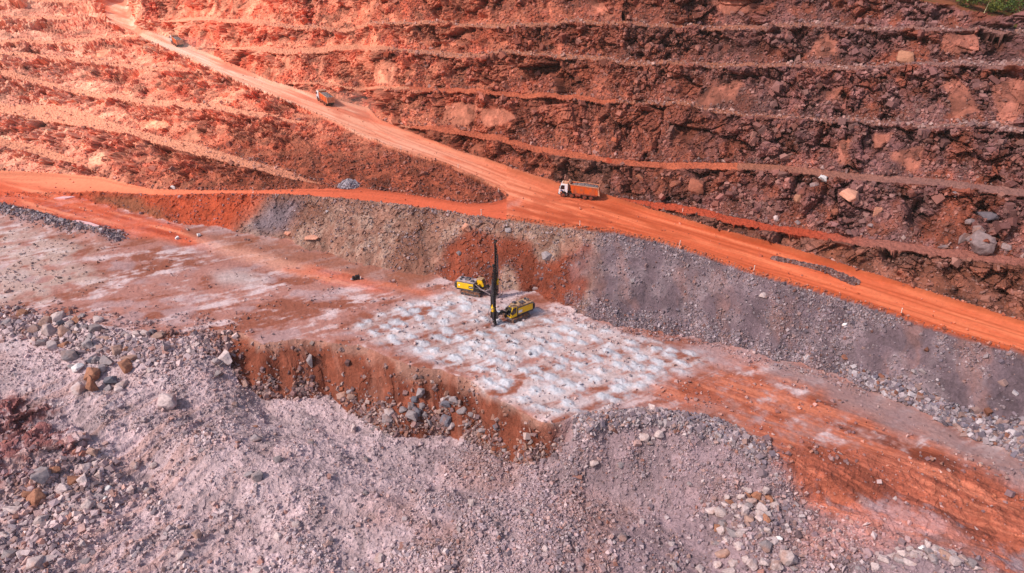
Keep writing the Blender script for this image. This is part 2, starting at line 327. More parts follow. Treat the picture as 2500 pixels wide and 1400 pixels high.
# cut face
fc = mix(full(A(136, 74, 56)), full(A(106, 52, 38)), sstep(.35, .7, n01)); fc = mix(fc, full(A(170, 126, 112)), sstep(.78, .98, WW + .25*n_mid)*.7); fcs = fbm2(TH[None]*90 + .6*n_mid, WW*1.4 + .3*n_mid, 4, 93); fc = mix(fc, full(A(152, 96, 80)), sstep(.1, .45, fcs)*.6)
fmask = sstep(420, 580, U)*sstep(1420, 1330, U)
fcm = mix(mk, fc, fmask)
C = np.where(isF[..., None], fcm, C)
# floor
fa = .5; fx = X*math.cos(fa) + Y*math.sin(fa); fy = -X*math.sin(fa) + Y*math.cos(fa)
fst = fbm2(fx*.10 + 1.3*n_lo + .5*n_mid, fy*.55 + 1.1*n_lo + .3*n_mid, 5, 101, .68); fs2 = fbm2(fx*.05 + 9, fy*.28, 4, 107)
fmo = fbm2(X*.22, Y*.3, 5, 109, .65); fl = mix(full(A(172, 118, 108)), full(A(208, 180, 180)), sstep(.0, .45, .6*fst + .35*fs2 + .6*fmo)); fl = mix(fl, full(A(142, 78, 58)), sstep(.0, .38, -.6*fst + .5*fs2 - .7*fmo)*.85); fl = mix(fl, full(A(178, 148, 150)), sstep(.2, .5, fbm2(X*.15 + 7, Y*.2, 4, 113))*.6)
fl = mix(fl, full(A(150, 92, 72)), paint([(150, 640), (260, 585), (500, 585), (700, 650), (900, 690), (1000, 700), (1100, 690), (1000, 650), (760, 600), (640, 575), (420, 560), (300, 580)], 16, 6)*.75)
fl = mix(fl, full(A(200, 180, 172)), paint([(-300, 560), (0, 540), (130, 575), (260, 600), (160, 640), (300, 660), (100, 740), (-300, 760)], 20, 6)*.55*sstep(.25, .6, n01))
C = np.where(isFl[..., None], fl, C)
# embankment
em = mix(full(A(146, 104, 90)), full(A(172, 138, 124)), sstep(.35, .75, n01 + .3*wu2)); em = mix(em, full(A(118, 70, 54)), sstep(.5, .75, l01 + .25*n_mid)*.8)
er = mix(full(A(142, 66, 44)), full(A(112, 48, 32)), n01)
em = mix(em, er, paint([(1080, 600), (1140, 560), (1290, 590), (1330, 640), (1440, 590), (1450, 640), (1400, 740), (1380, 770), (1270, 715), (1250, 640), (1180, 720), (1090, 700)], 14, 4)*.9)
eg = mix(full(A(106, 87, 93)), full(A(134, 114, 119)), sstep(.4, .75, n01)); egs = fbm2(TH[None]*45 + WW*1.5 + .7*n_mid, WW*1.6 + .4*n_lo, 4, 111); eg = mix(eg, full(A(142, 100, 92)), sstep(.0, .5, egs)*.5)
em = mix(em, eg, sstep(1380, 1500, U + 60*wu + (V - 650)*.25))
em = mix(em, full(A(118, 108, 118)), paint([(600, 560), (680, 490), (740, 490), (700, 560), (660, 575)], 16, 6)*.75)
em = mix(em, full(A(178, 78, 50)), sstep(690, 600, U + (V - 480)*.9 + 20*wu)); em = mix(em, full(A(120, 84, 62)), paint([(200, 480), (330, 478), (440, 545), (330, 522)], 12, 4)*.7)
C = np.where(isE[..., None], em, C)
# walls
wl = mix(full(A(134, 72, 56)), full(A(104, 62, 54)), sstep(.35, .7, l01 + .2*n_mid)); wl = mix(wl, full(A(154, 84, 60)), sstep(.55, .8, n01)*.7)
wl = mix(wl, full(A(124, 84, 84)), sstep(1400, 2200, U + 200*wu)*sstep(.3, .65, n01 + .2*n_lo)*.75)
wl = mix(wl, full(A(150, 74, 50)), sstep(1700, 1000, U)*.6)
ws = mix(full(A(248, 154, 122)), full(A(226, 108, 80)), sstep(.35, .7, n01)); ws = mix(ws, full(A(236, 164, 138)), sstep(500, 0, U + 100*wu)*.7)  # wall tones as brightened by the painted glow
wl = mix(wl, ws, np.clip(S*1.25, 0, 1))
lowb = sstep(150, 700, U)*sstep(230, 400, V - .12*(U - 500))*sstep(1250, 1150, U)
wl = mix(wl, full(A(134, 66, 46)), lowb*.9*(V < 500))
jit = np.zeros(U.shape, np.float32); jit[sel] = ((iA - .5)*.55 + (iB - .5)*.6*(1 - .5*bigm) + (iC - .5)*.4*(1 - .4*bigm) + (iD - .5)*.5*bigm)*np.where(zs == WALL, 1, .5)
bigg = np.zeros(U.shape, np.float32); bigg[sel] = bigm*rockm
rk = np.zeros(U.shape, np.float32); rk[sel] = np.where(zs == WALL, rockm*(1 - slabm), 0)
wl = wl*(1 - .12*rk*(1 - S))[..., None]
sm = np.zeros(U.shape, np.float32); sm[sel] = np.where(zs == WALL, slabm, 0)
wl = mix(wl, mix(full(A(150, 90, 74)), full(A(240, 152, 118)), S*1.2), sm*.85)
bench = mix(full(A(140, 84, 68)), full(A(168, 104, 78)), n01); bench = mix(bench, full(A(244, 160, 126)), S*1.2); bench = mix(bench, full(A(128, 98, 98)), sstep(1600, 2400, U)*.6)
b2 = (BID == 22) | (BID == 21); bench = np.where((b2 & (U > 1000) & (U < 1800))[..., None], mix(full(A(196, 104, 74)), full(A(160, 80, 58)), n01), bench)
bench = np.where(((BID == 21) & (U > 1480))[..., None], mix(full(A(172, 72, 48)), full(A(150, 92, 80)), sstep(1960, 2150, U)), bench)
wl = np.where(((BID == 21) & isW & (U > 1350))[..., None], mix(full(A(126, 70, 50)), full(A(116, 78, 70)), n01), wl)
wst = fbm2(TH[None]*85 + .5*n_mid, WW*1.2 + BID*3.3, 4, 261); wl = mix(wl, wl*1.28, sstep(.1, .5, wst)*sstep(.7, .3, WW)); wl = mix(wl, wl*.74, sstep(.1, .5, -wst)*sstep(.8, .4, WW))
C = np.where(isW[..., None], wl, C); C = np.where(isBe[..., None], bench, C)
pl = mix(full(A(138, 78, 52)), full(A(84, 76, 34)), sstep(.45, .65, n01)); C = np.where(isP[..., None], pl, C)
# roads
tl_ = sstep(1500, 500, U)  # haul road pales to the left: the warm glow put into its colour
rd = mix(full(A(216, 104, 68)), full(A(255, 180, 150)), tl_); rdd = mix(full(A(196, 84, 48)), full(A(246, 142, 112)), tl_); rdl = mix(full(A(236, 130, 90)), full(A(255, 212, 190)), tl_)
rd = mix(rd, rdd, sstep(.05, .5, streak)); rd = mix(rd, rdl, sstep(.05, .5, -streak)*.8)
rdp = fbm2(across*.16, along*.035, 4, 161, .6); rd = mix(rd, rdd*.82, sstep(.05, .45, rdp)*.85); rd = mix(rd, rdl, sstep(.1, .45, -rdp)*.55)
for oo in (-4.2, -2.4, 1.6, 3.4): rd = mix(rd, rdd*.72, np.exp(-(((wroad - .5)*15 - oo - 1.2*fbm2(along*.02, along*0 + oo, 3, 171))/.32)**2)*.7*(.4 + h01)*(U > 300))
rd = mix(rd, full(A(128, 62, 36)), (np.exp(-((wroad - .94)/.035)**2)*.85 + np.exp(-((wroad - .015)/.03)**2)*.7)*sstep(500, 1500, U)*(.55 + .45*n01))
rd = mix(rd, full(A(176, 78, 50)), paint([(1230, 480), (1330, 470), (1460, 520), (1560, 585), (1400, 560), (1200, 540), (1000, 505), (1100, 500)], 14, 5)*.55*sstep(.3, .6, n01 + .25*streak))
rd = mix(rd, full(A(206, 150, 140)), paint([(1240, 500), (1280, 482), (1275, 498), (1246, 508)], 10, 2)*.7*h01)
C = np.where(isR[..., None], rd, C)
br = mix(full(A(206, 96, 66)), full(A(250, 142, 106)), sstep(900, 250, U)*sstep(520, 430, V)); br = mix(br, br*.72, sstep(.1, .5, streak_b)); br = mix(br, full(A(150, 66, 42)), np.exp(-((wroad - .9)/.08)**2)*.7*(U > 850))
C = np.where(isB[..., None], br, C)
# red laterite ramp running down on to the floor
ramp = paint([(-300, 420), (0, 440), (200, 478), (250, 497), (330, 522), (440, 548), (470, 580), (560, 598), (760, 650), (870, 676), (960, 716), (900, 716), (700, 666), (500, 612), (420, 588), (300, 577), (245, 566), (90, 526), (0, 506), (-300, 480)], 8, 3)*(isFl | isE | isB)
rp_s = fbm2((X*.9 + Y*-.43)*.06, (X*.43 + Y*.9)*.7, 4, 121)
rcol = mix(full(A(216, 98, 66)), full(A(238, 140, 106)), sstep(0, .5, rp_s)); rcol = mix(rcol, full(A(172, 66, 40)), sstep(0, .5, -rp_s)); rcol = mix(rcol, full(A(226, 168, 146)), sstep(450, 560, U)*sstep(800, 700, U)*.8)
C = mix(C, rcol, ramp*np.where(U < 480, .92, .62)*(.75 + .35*n01))
trk = np.exp(-(pdist([(700, 660), (830, 678), (960, 700), (1050, 720)])/14)**2)*(.5 + .5*n01); C = mix(C, full(A(206, 112, 84)), trk*.8*isFl)
# red tracked ground low on the right
ta = -.62; tx = X*math.cos(ta) + Y*math.sin(ta); ty = -X*math.sin(ta) + Y*math.cos(ta)
ts = fbm2(tx*.05 + .4*n_lo, ty*1.1 + .7*n_lo + .25*n_mid, 5, 131, .68)
tcol = mix(full(A(170, 88, 64)), full(A(202, 116, 88)), sstep(.0, .4, ts)); tcol = mix(tcol, full(A(112, 52, 36)), sstep(.0, .4, -ts + .45*n_lo + .2*n_mid)*.9)
tm = paint([(1560, 930), (1680, 930), (1800, 880), (1960, 900), (2080, 960), (2300, 1080), (2500, 1160), (2900, 1330), (2900, 1800), (2440, 1420), (2260, 1340), (2120, 1300), (1960, 1220), (1880, 1140), (1800, 1060), (1690, 1000), (1580, 985)], 40, 9)*(isM | isFl | isF)
tm2 = paint([(1900, 1100), (2060, 1080), (2240, 1100), (2500, 1190), (2900, 1350), (2900, 1600), (2500, 1330), (2280, 1260), (2080, 1180), (1920, 1150)], 16, 6)*(isM | isFl | isF)
C = mix(C, tcol, tm*sstep(.2, .7, n01 + .4*ts + .4*tm2 + .25*wu2 + .05)*.93)
C = mix(C, full(A(196, 132, 122)), paint([(2000, 1250), (2140, 1230), (2330, 1290), (2420, 1360), (2200, 1340), (2000, 1400), (1960, 1340)], 22, 6)*.5)
C = mix(C, mix(full(A(138, 116, 120)), full(A(160, 128, 124)), n01), paint([(1900, 880), (2060, 930), (2180, 975), (2300, 1030), (2460, 1110), (2600, 1180), (2600, 1240), (2440, 1160), (2280, 1090), (2120, 1020), (2000, 960), (1860, 900)], 22, 6)*(isFl | isF | isM)*.8)
# drill cuttings on the blast pattern
drill = [(842, 802), (930, 760), (1030, 735), (1120, 716), (1200, 742), (1290, 752), (1400, 785), (1560, 820), (1745, 866), (1700, 900), (1620, 930), (1480, 1000), (1340, 1024), (1200, 962), (1100, 895), (985, 862), (900, 826)]
dm = paint(drill, 8, 5)*(isFl | isF)
P0 = atz(900, 830, 0); P1 = atz(1340, 1030, 0); e1 = (P1 - P0)[:2]; e1 /= np.hypot(*e1); e2 = np.array([-e1[1], e1[0]])
qa = (X*e1[0] + Y*e1[1])/3.1; qb = (X*e2[0] + Y*e2[1])/2.6
ia = np.floor(qa); ib = np.floor(qb); best = np.full(U.shape, 9., np.float32)
for i in (-1, 0, 1):
    for j in (-1, 0, 1):
        ca = ia + i; cb = ib + j; j1 = _h(ca, cb, 0*ca, 141); j2 = _h(ca, cb, 0*ca, 142); j3 = _h(ca, cb, 0*ca, 143)
        d = np.hypot((qa - ca - .5 - .6*(j1 - .5) - .35*wu2*.6)*3.1/(1.15 + .7*j3), (qb - cb - .5 - .55*(j2 - .5) - .35*wv2*.6)*2.6/(.8 + .4*j1)); best = np.minimum(best, d + .9*(j3 > .9))
pal = sstep(1.35, .3, best + .35*n_hi + .45*n_mid)
C = mix(C, full(A(200, 184, 184)), dm*sstep(-.5, .3, fst + .5*n_mid)*.62)
C = mix(C, full(A(200, 204, 214)), dm*pal*.72)
Zc = dm*np.clip(1 - best, 0, 1)*.3; XYZ[..., 2] += Zc
C = mix(C, full(A(198, 184, 184)), paint([(520, 690), (620, 700), (640, 670), (540, 660)], 20, 5)*isFl*.6)
# grey stony ridge beside the ramp; dark gravel row on the road
C = mix(C, full(A(118, 96, 98)), np.exp(-(pdist([(-300, 470), (0, 515), (60, 528), (150, 552), (285, 574)])/20)**2)*(isFl | isB)*.9)
C *= (1 + jit + .10*n_hi + .10*(vnoise2(X*5, Y*5, 151) - .5))[..., None]*(.94 + .12*l01)[..., None]
C = np.clip(C, .01, .85).astype(np.float32)

# ------------------------------------------------------------------ materials
def nodes(name):
    m = bpy.data.materials.new(name); m.use_nodes = True; nt = m.node_tree; b = nt.nodes['Principled BSDF']; return m, nt, b
def ground_mat(name, bump=.5, scale=2.0, rough_=.95, con=.25):
    m, nt, b = nodes(name); at = nt.nodes.new('ShaderNodeAttribute'); at.attribute_name = 'soil'
    tc = nt.nodes.new('ShaderNodeTexCoord')
    n1 = nt.nodes.new('ShaderNodeTexNoise'); n1.inputs['Scale'].default_value = scale; n1.inputs['Detail'].default_value = 6; n1.inputs['Roughness'].default_value = .7
    nt.links.new(tc.outputs['Object'], n1.inputs['Vector'])
    mr = nt.nodes.new('ShaderNodeMapRange'); mr.inputs['From Min'].default_value = .25; mr.inputs['From Max'].default_value = .75; mr.inputs['To Min'].default_value = 1 - con; mr.inputs['To Max'].default_value = 1 + con
    nt.links.new(n1.outputs['Fac'], mr.inputs['Value'])
    mx = nt.nodes.new('ShaderNodeVectorMath'); mx.operation = 'SCALE'; nt.links.new(at.outputs['Color'], mx.inputs[0]); nt.links.new(mr.outputs['Result'], mx.inputs['Scale'])
    nt.links.new(mx.outputs['Vector'], b.inputs['Base Color'])
    bp = nt.nodes.new('ShaderNodeBump'); bp.inputs['Strength'].default_value = bump; bp.inputs['Distance'].default_value = .25
    nt.links.new(n1.outputs['Fac'], bp.inputs['Height']); nt.links.new(bp.outputs['Normal'], b.inputs['Normal'])
    b.inputs['Roughness'].default_value = rough_; b.inputs['Specular IOR Level'].default_value = .15
    return m
M = {}
M['loose'] = ground_mat('broken_rock', .9, 2.6, .95, .3)
M['rock'] = ground_mat('jointed_rock', .7, 1.3, .9, .28)
M['road'] = ground_mat('laterite_road', .25, .9, .95, .12)
M['floor'] = ground_mat('pit_floor_soil', .45, 1.6, .95, .2)
M['stone'] = ground_mat('loose_stone', .35, 3.0, .9, .18)
def plain(name, c, rough_=.5, metal=0., dirt=None, dscale=1.5, dlow=.45, dhigh=.65, spec=.4):
    m, nt, b = nodes(name); b.inputs['Roughness'].default_value = rough_; b.inputs['Metallic'].default_value = metal; b.inputs['Specular IOR Level'].default_value = spec
    rgb = tuple(lin(c)) + (1,)
    tc = nt.nodes.new('ShaderNodeTexCoord'); n1 = nt.nodes.new('ShaderNodeTexNoise'); n1.inputs['Scale'].default_value = dscale; n1.inputs['Detail'].default_value = 5
    nt.links.new(tc.outputs['Object'], n1.inputs['Vector'])
    r = nt.nodes.new('ShaderNodeValToRGB'); r.color_ramp.elements[0].position = dlow; r.color_ramp.elements[1].position = dhigh
    r.color_ramp.elements[0].color = rgb; r.color_ramp.elements[1].color = tuple(lin(dirt if dirt else tuple(min(255, x*1.15) for x in c))) + (1,)
    nt.links.new(n1.outputs['Fac'], r.inputs['Fac']); nt.links.new(r.outputs['Color'], b.inputs['Base Color'])
    return m
dust = (176, 128, 104)
M['yellow'] = plain('yellow_paint', (238, 184, 10), .45, dirt=(206, 152, 60), dscale=1.2, dlow=.5, dhigh=.8)
M['dgrey'] = plain('dark_grey_paint', (62, 60, 70), .5, dirt=(110, 96, 92), dscale=1.5)
M['dustroof'] = plain('dusty_roof', (176, 142, 112), .9, dirt=(140, 96, 72), dscale=2)
M['palegrey'] = plain('dusty_pale_grey', (176, 158, 162), .8, dirt=(150, 118, 112), dscale=1.5)
M['black'] = plain('black_steel', (24, 20, 22), .55, dirt=(46, 34, 32), dscale=2)
M['rubber'] = plain('dusty_rubber', (44, 34, 32), .9, dirt=(120, 66, 46), dscale=3)
M['track'] = plain('track_steel', (92, 66, 56), .7, dirt=(164, 108, 82), dscale=3)
M['hose'] = plain('hose_rubber', (120, 100, 104), .7, dirt=(170, 150, 150), dscale=2)
M['glass'] = plain('dark_glass', (14, 18, 26), .08, spec=.8)
M['white'] = plain('white_paint', (226, 222, 226), .4, dirt=(206, 168, 150), dscale=1.2, dlow=.5, dhigh=.8)
M['orange'] = plain('orange_paint', (206, 86, 28), .6, dirt=(166, 86, 54), dscale=1.0)
M['trim'] = plain('dusty_tan_steel', (206, 150, 118), .8, dirt=(176, 104, 74), dscale=2)
M['blue'] = plain('blue_mark', (30, 40, 110), .5)
M['rim'] = plain('dusty_red_rim', (150, 62, 40), .8, dirt=(110, 66, 54), dscale=4)
M['load'] = plain('grey_rock_load', (92, 78, 78), .9, dirt=(148, 130, 128), dscale=3)
M['lamp'] = plain('lamp_lens', (230, 226, 220), .2)
M['post'] = plain('white_post', (232, 222, 214), .6, dirt=(210, 170, 150), dscale=5)

# ------------------------------------------------------------------ build the sheets
def mesh_np(name, verts, quads, colors, mat, smooth=False, parent=None):
    me = bpy.data.meshes.new(name); n = quads.shape[1]
    me.vertices.add(len(verts)); me.vertices.foreach_set('co', np.ascontiguousarray(verts, np.float32).ravel())
    me.loops.add(quads.size); me.loops.foreach_set('vertex_index', np.ascontiguousarray(quads, np.int32).ravel())
    me.polygons.add(len(quads)); me.polygons.foreach_set('loop_start', np.arange(0, quads.size, n, dtype=np.int32))
    me.polygons.foreach_set('use_smooth', np.full(len(quads), smooth, bool))
    if colors is not None:
        ca = me.color_attributes.new('soil', 'FLOAT_COLOR', 'POINT')
        ca.data.foreach_set('color', np.concatenate([colors, np.ones((len(colors), 1), np.float32)], 1).astype(np.float32).ravel())
    me.update(calc_edges=True); me.validate()
    me.materials.append(mat)
    o = bpy.data.objects.new(name, me); COL.objects.link(o); return o
ids = np.arange(NT*NC).reshape(NT, NC)
quads = np.stack([ids[:-1, :-1], ids[:-1, 1:], ids[1:, 1:], ids[1:, :-1]], -1).reshape(-1, 4)
qz = ZONE[:-1, :-1].reshape(-1)
VP = XYZ.reshape(-1, 3).astype(np.float32); VC = C.reshape(-1, 3)
def sheet(name, zones, mat, smooth, label, cat):
    q = quads[np.isin(qz, zones)]; used, inv = np.unique(q, return_inverse=True)
    o = mesh_np(name, VP[used], inv.reshape(-1, 4), VC[used], mat, smooth); o['kind'] = 'structure'; o['label'] = label; o['category'] = cat; return o
sheet('rubble_ground', [MUCK, FACE], M['loose'], False, 'pale pink broken rock sloping across the foreground below the red cut face', 'broken ground')
sheet('pit_floor', [FLOOR], M['floor'], True, 'level pit floor streaked red and white with drill cuttings', 'pit floor')
sheet('embankment_ground', [EMB], M['loose'], False, 'stony embankment dropping from the road edge to the pit floor', 'embankment')
sheet('branch_road', [BRANCH], M['road'], True, 'narrow red dirt road branching left from the junction', 'road')
sheet('haul_road', [MAIN], M['road'], True, 'wide orange dirt haul road climbing across the picture', 'road')
sheet('terraced_hillside', [WALL, BENCH], M['rock'], False, 'stepped red rock wall of mining benches above the roads', 'rock wall')
sheet('plateau_ground', [PLAT], M['floor'], True, 'grassy ground above the crest of the rock wall', 'ground')

def gidx(u, v):
    th, t = tht(u, v); c = (th - TH[0])/(TH[-1] - TH[0])*(NC - 1); r = (np.arctan(t) - DEP[0])/(DEP[-1] - DEP[0])*(NR - 1)
    return int(np.clip(round(float(r)), 0, NR - 1)), int(np.clip(round(float(c)), 0, NC - 1))
def ground(u, v):
    i, j = gidx(u, v); i0, i1, j0, j1 = max(i-2, 0), min(i+3, NR), max(j-2, 0), min(j+3, NC)
    p = XYZ[i0:i1, j0:j1].reshape(-1, 3).mean(0); n = N[i, j]; d = p[1]*cp - (p[2] - H)*sp
    return Vector(p), Vector(n), F/d
# PART2

# ------------------------------------------------------------------ helpers for things
def tag(o, label=None, cat=None, group=None, kind=None):
    if label: o['label'] = label
    if cat: o['category'] = cat
    if group: o['group'] = group
    if kind: o['kind'] = kind
    return o
def empty(name, loc=(0, 0, 0)):
    o = bpy.data.objects.new(name, None); o.empty_display_size = .5; COL.objects.link(o); o.location = loc; return o
def copy_tree(o, parent=None):
    c = o.copy(); COL.objects.link(c); c.parent = parent
    for ch in list(o.children): copy_tree(ch, c)
    return c
class MB:
    def __init__(s): s.bm = bmesh.new()
    def _add(s, fn, **k):
        r = fn(s.bm, **k); return r['verts']
    def box(s, c, d, rot=None, bev=0.0):
        vs = s._add(bmesh.ops.create_cube, size=1.0)
        bmesh.ops.scale(s.bm, vec=d, verts=vs)
        if bev:
            es = list({e for v in vs for e in v.link_edges}); r = bmesh.ops.bevel(s.bm, geom=es, offset=bev, segments=1, affect='EDGES'); vs = list({v for f in r['faces'] for v in f.verts} | {v for v in vs if v.is_valid})
        if rot: bmesh.ops.rotate(s.bm, verts=vs, cent=(0, 0, 0), matrix=Euler(rot).to_matrix())
        bmesh.ops.translate(s.bm, vec=c, verts=vs); return s
    def cyl(s, c, r, h, axis='z', seg=20, r2=None):
        vs = s._add(bmesh.ops.create_cone, cap_ends=True, cap_tris=False, segments=seg, radius1=r, radius2=r if r2 is None else r2, depth=h)
        if axis == 'y': bmesh.ops.rotate(s.bm, verts=vs, matrix=Matrix.Rotation(math.pi/2, 3, 'X'))
        if axis == 'x': bmesh.ops.rotate(s.bm, verts=vs, matrix=Matrix.Rotation(math.pi/2, 3, 'Y'))
        bmesh.ops.translate(s.bm, vec=c, verts=vs); return s
    def bar(s, a, b, w, h=None, seg=None):
        a, b = Vector(a), Vector(b); d = b - a; h = h or w
        if seg: vs = s._add(bmesh.ops.create_cone, cap_ends=True, segments=seg, radius1=w/2, radius2=h/2, depth=d.length)
        else:
            vs = s._add(bmesh.ops.create_cube, size=1.0); bmesh.ops.scale(s.bm, vec=(w, h, d.length), verts=vs)
        bmesh.ops.rotate(s.bm, verts=vs, matrix=d.to_track_quat('Z', 'Y').to_matrix()); bmesh.ops.translate(s.bm, vec=(a + b)/2, verts=vs); return s
    def tube(s, pts, r, seg=8):
        P = [Vector(p) for p in pts]; rings = []
        for i, p in enumerate(P):
            d = (P[min(i+1, len(P)-1)] - P[max(i-1, 0)]).normalized(); q = d.to_track_quat('Z', 'Y')
            rings.append([s.bm.verts.new(p + q @ Vector((r*math.cos(k*2*math.pi/seg), r*math.sin(k*2*math.pi/seg), 0))) for k in range(seg)])
        for a, b in zip(rings[:-1], rings[1:]):
            for k in range(seg): s.bm.faces.new((a[k], a[(k+1) % seg], b[(k+1) % seg], b[k]))
        s.bm.faces.new(rings[0][::-1]); s.bm.faces.new(rings[-1]); return s
    def prism(s, prof, y0, y1):
        a = [s.bm.verts.new((x, y0, z)) for x, z in prof]; b = [s.bm.verts.new((x, y1, z)) for x, z in prof]; n = len(prof)
        for k in range(n): s.bm.faces.new((a[k], a[(k+1) % n], b[(k+1) % n], b[k]))
        s.bm.faces.new(a[::-1]); s.bm.faces.new(b); return s
    def build(s, name, mat, parent=None, smooth=False):
        bmesh.ops.recalc_face_normals(s.bm, faces=s.bm.faces)
        me = bpy.data.meshes.new(name); s.bm.to_mesh(me); s.bm.free(); me.materials.append(mat)
        if smooth:
            for p in me.polygons: p.use_smooth = True
        o = bpy.data.objects.new(name, me); COL.objects.link(o); o.parent = parent; return o
def arc(c, r0, r1, a0, a1, n, plane='xz'):
    out = []
    for k in range(n + 1):
        a = math.radians(a0 + (a1 - a0)*k/n); x, z = r0*math.cos(a), r1*math.sin(a)
        out.append((c[0] + x, c[1], c[2] + z))
    return out
def stand(o, fwd, up):
    """turn a thing so +X looks along fwd and +Z along up"""
    z = Vector(up).normalized(); x = Vector(fwd); x = (x - z*x.dot(z)).normalized(); y = z.cross(x)
    o.rotation_euler = Matrix((x, y, z)).transposed().to_euler()

# ------------------------------------------------------------------ loose stones
def hull(n, sx, sy, sz, sub=False, r=None):
    r = r or random; bm = bmesh.new()
    for _ in range(n):
        p = Vector((r.gauss(0, 1), r.gauss(0, 1), r.gauss(0, 1))).normalized(); m = max(abs(p.x), abs(p.y), abs(p.z)); p = p.lerp(p/m*.8, .6)*r.uniform(.85, 1.05)
        bm.verts.new((p.x*sx, p.y*sy, p.z*sz))
    g = bmesh.ops.convex_hull(bm, input=bm.verts); bmesh.ops.delete(bm, geom=[v for v in bm.verts if not v.link_faces], context='VERTS')
    return bm
protoN = []
for k in range(24):
    if k % 3:
        bm = bmesh.new(); sx, sy, sz = .42, .42*random.uniform(.55, 1), .42*random.uniform(.4, .9)
        for c in range(8):
            q = Vector((1 if c & 1 else -1, 1 if c & 2 else -1, 1 if c & 4 else -1))
            bm.verts.new((q.x*sx*random.uniform(.55, 1.1), q.y*sy*random.uniform(.55, 1.1), q.z*sz*random.uniform(.55, 1.1)))
        bmesh.ops.convex_hull(bm, input=bm.verts); bmesh.ops.delete(bm, geom=[v for v in bm.verts if not v.link_faces], context='VERTS')
    else: bm = hull(random.choice((7, 8, 9)), .5, .5*random.uniform(.6, .95), .5*random.uniform(.4, .8))
    bmesh.ops.triangulate(bm, faces=bm.faces); bm.verts.ensure_lookup_table(); bm.verts.index_update()
    protoN.append((np.array([v.co[:] for v in bm.verts], np.float32), np.array([[v.index for v in f.verts] for f in bm.faces], np.int32))); bm.free()
FV = XYZ.reshape(-1, 3); FU = U.reshape(-1); FVv = V.reshape(-1); FC = C.reshape(-1, 3)
inview = ((U > -260) & (U < 2760) & (V > -70) & (V < 1620))
STONES = [A(186, 168, 168), A(150, 132, 136), A(120, 112, 122), A(206, 192, 190), A(176, 140, 128), A(150, 92, 66), A(104, 92, 98)]
def rubble(name, dens, n, med, sig, smin, smax, tint, label, cat, local=.55, wts=(3, 3, 2, 1.5, 2, .7, 1), sink=.15, bright=1.0):
    w = (dens*inview).reshape(-1).astype(np.float64); cdf = np.cumsum(w); pick = np.searchsorted(cdf, rng.random(n)*cdf[-1]); pick = np.clip(pick, 0, len(w) - 1)
    P = FV[pick] + rng.normal(0, .06, (n, 3)); s = np.clip(med*np.exp(sig*rng.normal(size=n)), smin, smax).astype(np.float32)
    pal = np.array(STONES); ch = rng.choice(len(pal), n, p=np.array(wts)/sum(wts)); cc = pal[ch]*tint
    lo = FC[pick]; col = np.clip((lo*local + cc*(1 - local))*(.75 + .5*rng.random((n, 1)))*bright, .01, .8).astype(np.float32)
    q = rng.normal(size=(n, 4)); q[:, 1:3] *= .45; q /= np.linalg.norm(q, axis=1, keepdims=True); a, b, c_, d = q.T
    Rm = np.stack([1-2*(c_*c_+d*d), 2*(b*c_-a*d), 2*(b*d+a*c_), 2*(b*c_+a*d), 1-2*(b*b+d*d), 2*(c_*d-a*b), 2*(b*d-a*c_), 2*(c_*d+a*b), 1-2*(b*b+c_*c_)], -1).reshape(-1, 3, 3).astype(np.float32)
    pk = rng.integers(0, len(protoN), n); VV, FF, CC = [], [], []; off = 0
    for k, (pv, pf) in enumerate(protoN):
        m = np.where(pk == k)[0]
        if not len(m): continue
        v = np.einsum('nij,vj->nvi', Rm[m], pv)*s[m][:, None, None] + P[m][:, None, :]; v[..., 2] += (s[m]*sink)[:, None]
        VV.append(v.reshape(-1, 3)); FF.append((pf[None] + (np.arange(len(m))*len(pv) + off)[:, None, None]).reshape(-1, 3)); CC.append(np.repeat(col[m], len(pv), 0)); off += len(m)*len(pv)
    o = mesh_np(name, np.concatenate(VV), np.concatenate(FF), np.concatenate(CC), M['stone']); tag(o, label, cat, kind='stuff'); return o
clump = sstep(.35, .75, n01*.6 + h01*.4); red_t = np.float32([1.1, .8, .72])
pn = lambda pts, w=20, s=6: paint(pts, w, s)
muckd = (isM | (isF & (U > 1880)))*(1 - .95*tm*sstep(.2, .5, n01 + .3))
rubble('muck_rubble', muckd*(.3 + clump)*(.25 + sstep(.3, .65, l01 + .2*n_mid)), 80000, .2, .55, .1, .8, np.float32([1.1, 1.03, 1.06]), 'small broken stones strewn over the pink rubble slope in the foreground', 'rubble')
rubble('coarse_rubble', muckd*(clump**2*.6 + 1.5*sstep(620, 200, U)*sstep(1000, 1200, V - .2*U)*sstep(.4, .6, n01) + 1.2*sstep(1250, 1400, V + .2*np.abs(U - 1200))*clump), 3600, .55, .35, .35, 1.3, np.float32([1.1, 1.04, 1.05]), 'coarser fist to knee high stones lying among the foreground rubble', 'rubble', .35)
ftoe = isF*sstep(.55, .1, WW)*sstep(540, 600, U)*sstep(1400, 1330, U) + isM*np.exp(-(pdist([(590, 945), (640, 960), (720, 970), (800, 955), (850, 990), (900, 1020), (940, 1050), (1100, 1055), (1180, 1085), (1230, 1114), (1290, 1130), (1340, 1105)])/16)**2)*1.3 + isF*.06
rubble('cut_foot_stones', ftoe*clump, 3400, .42, .5, .18, 1.2, np.float32([1, .9, .86]), 'red and grey stones collected along the foot of the red cut face', 'rubble', .4)
berm = (isM*np.exp(-(pdist([(1430, 1040), (1500, 1030), (1600, 1020), (1700, 1030), (1790, 1060), (1860, 1110)])/26)**2) + isF*(U > 1400)*(U < 1880)*.8)
rubble('berm_stones', berm, 5200, .36, .5, .18, 1.2, np.float32([.86, .86, .9]), 'dark grey stones heaped along the berm at the floor edge', 'rubble', .3)
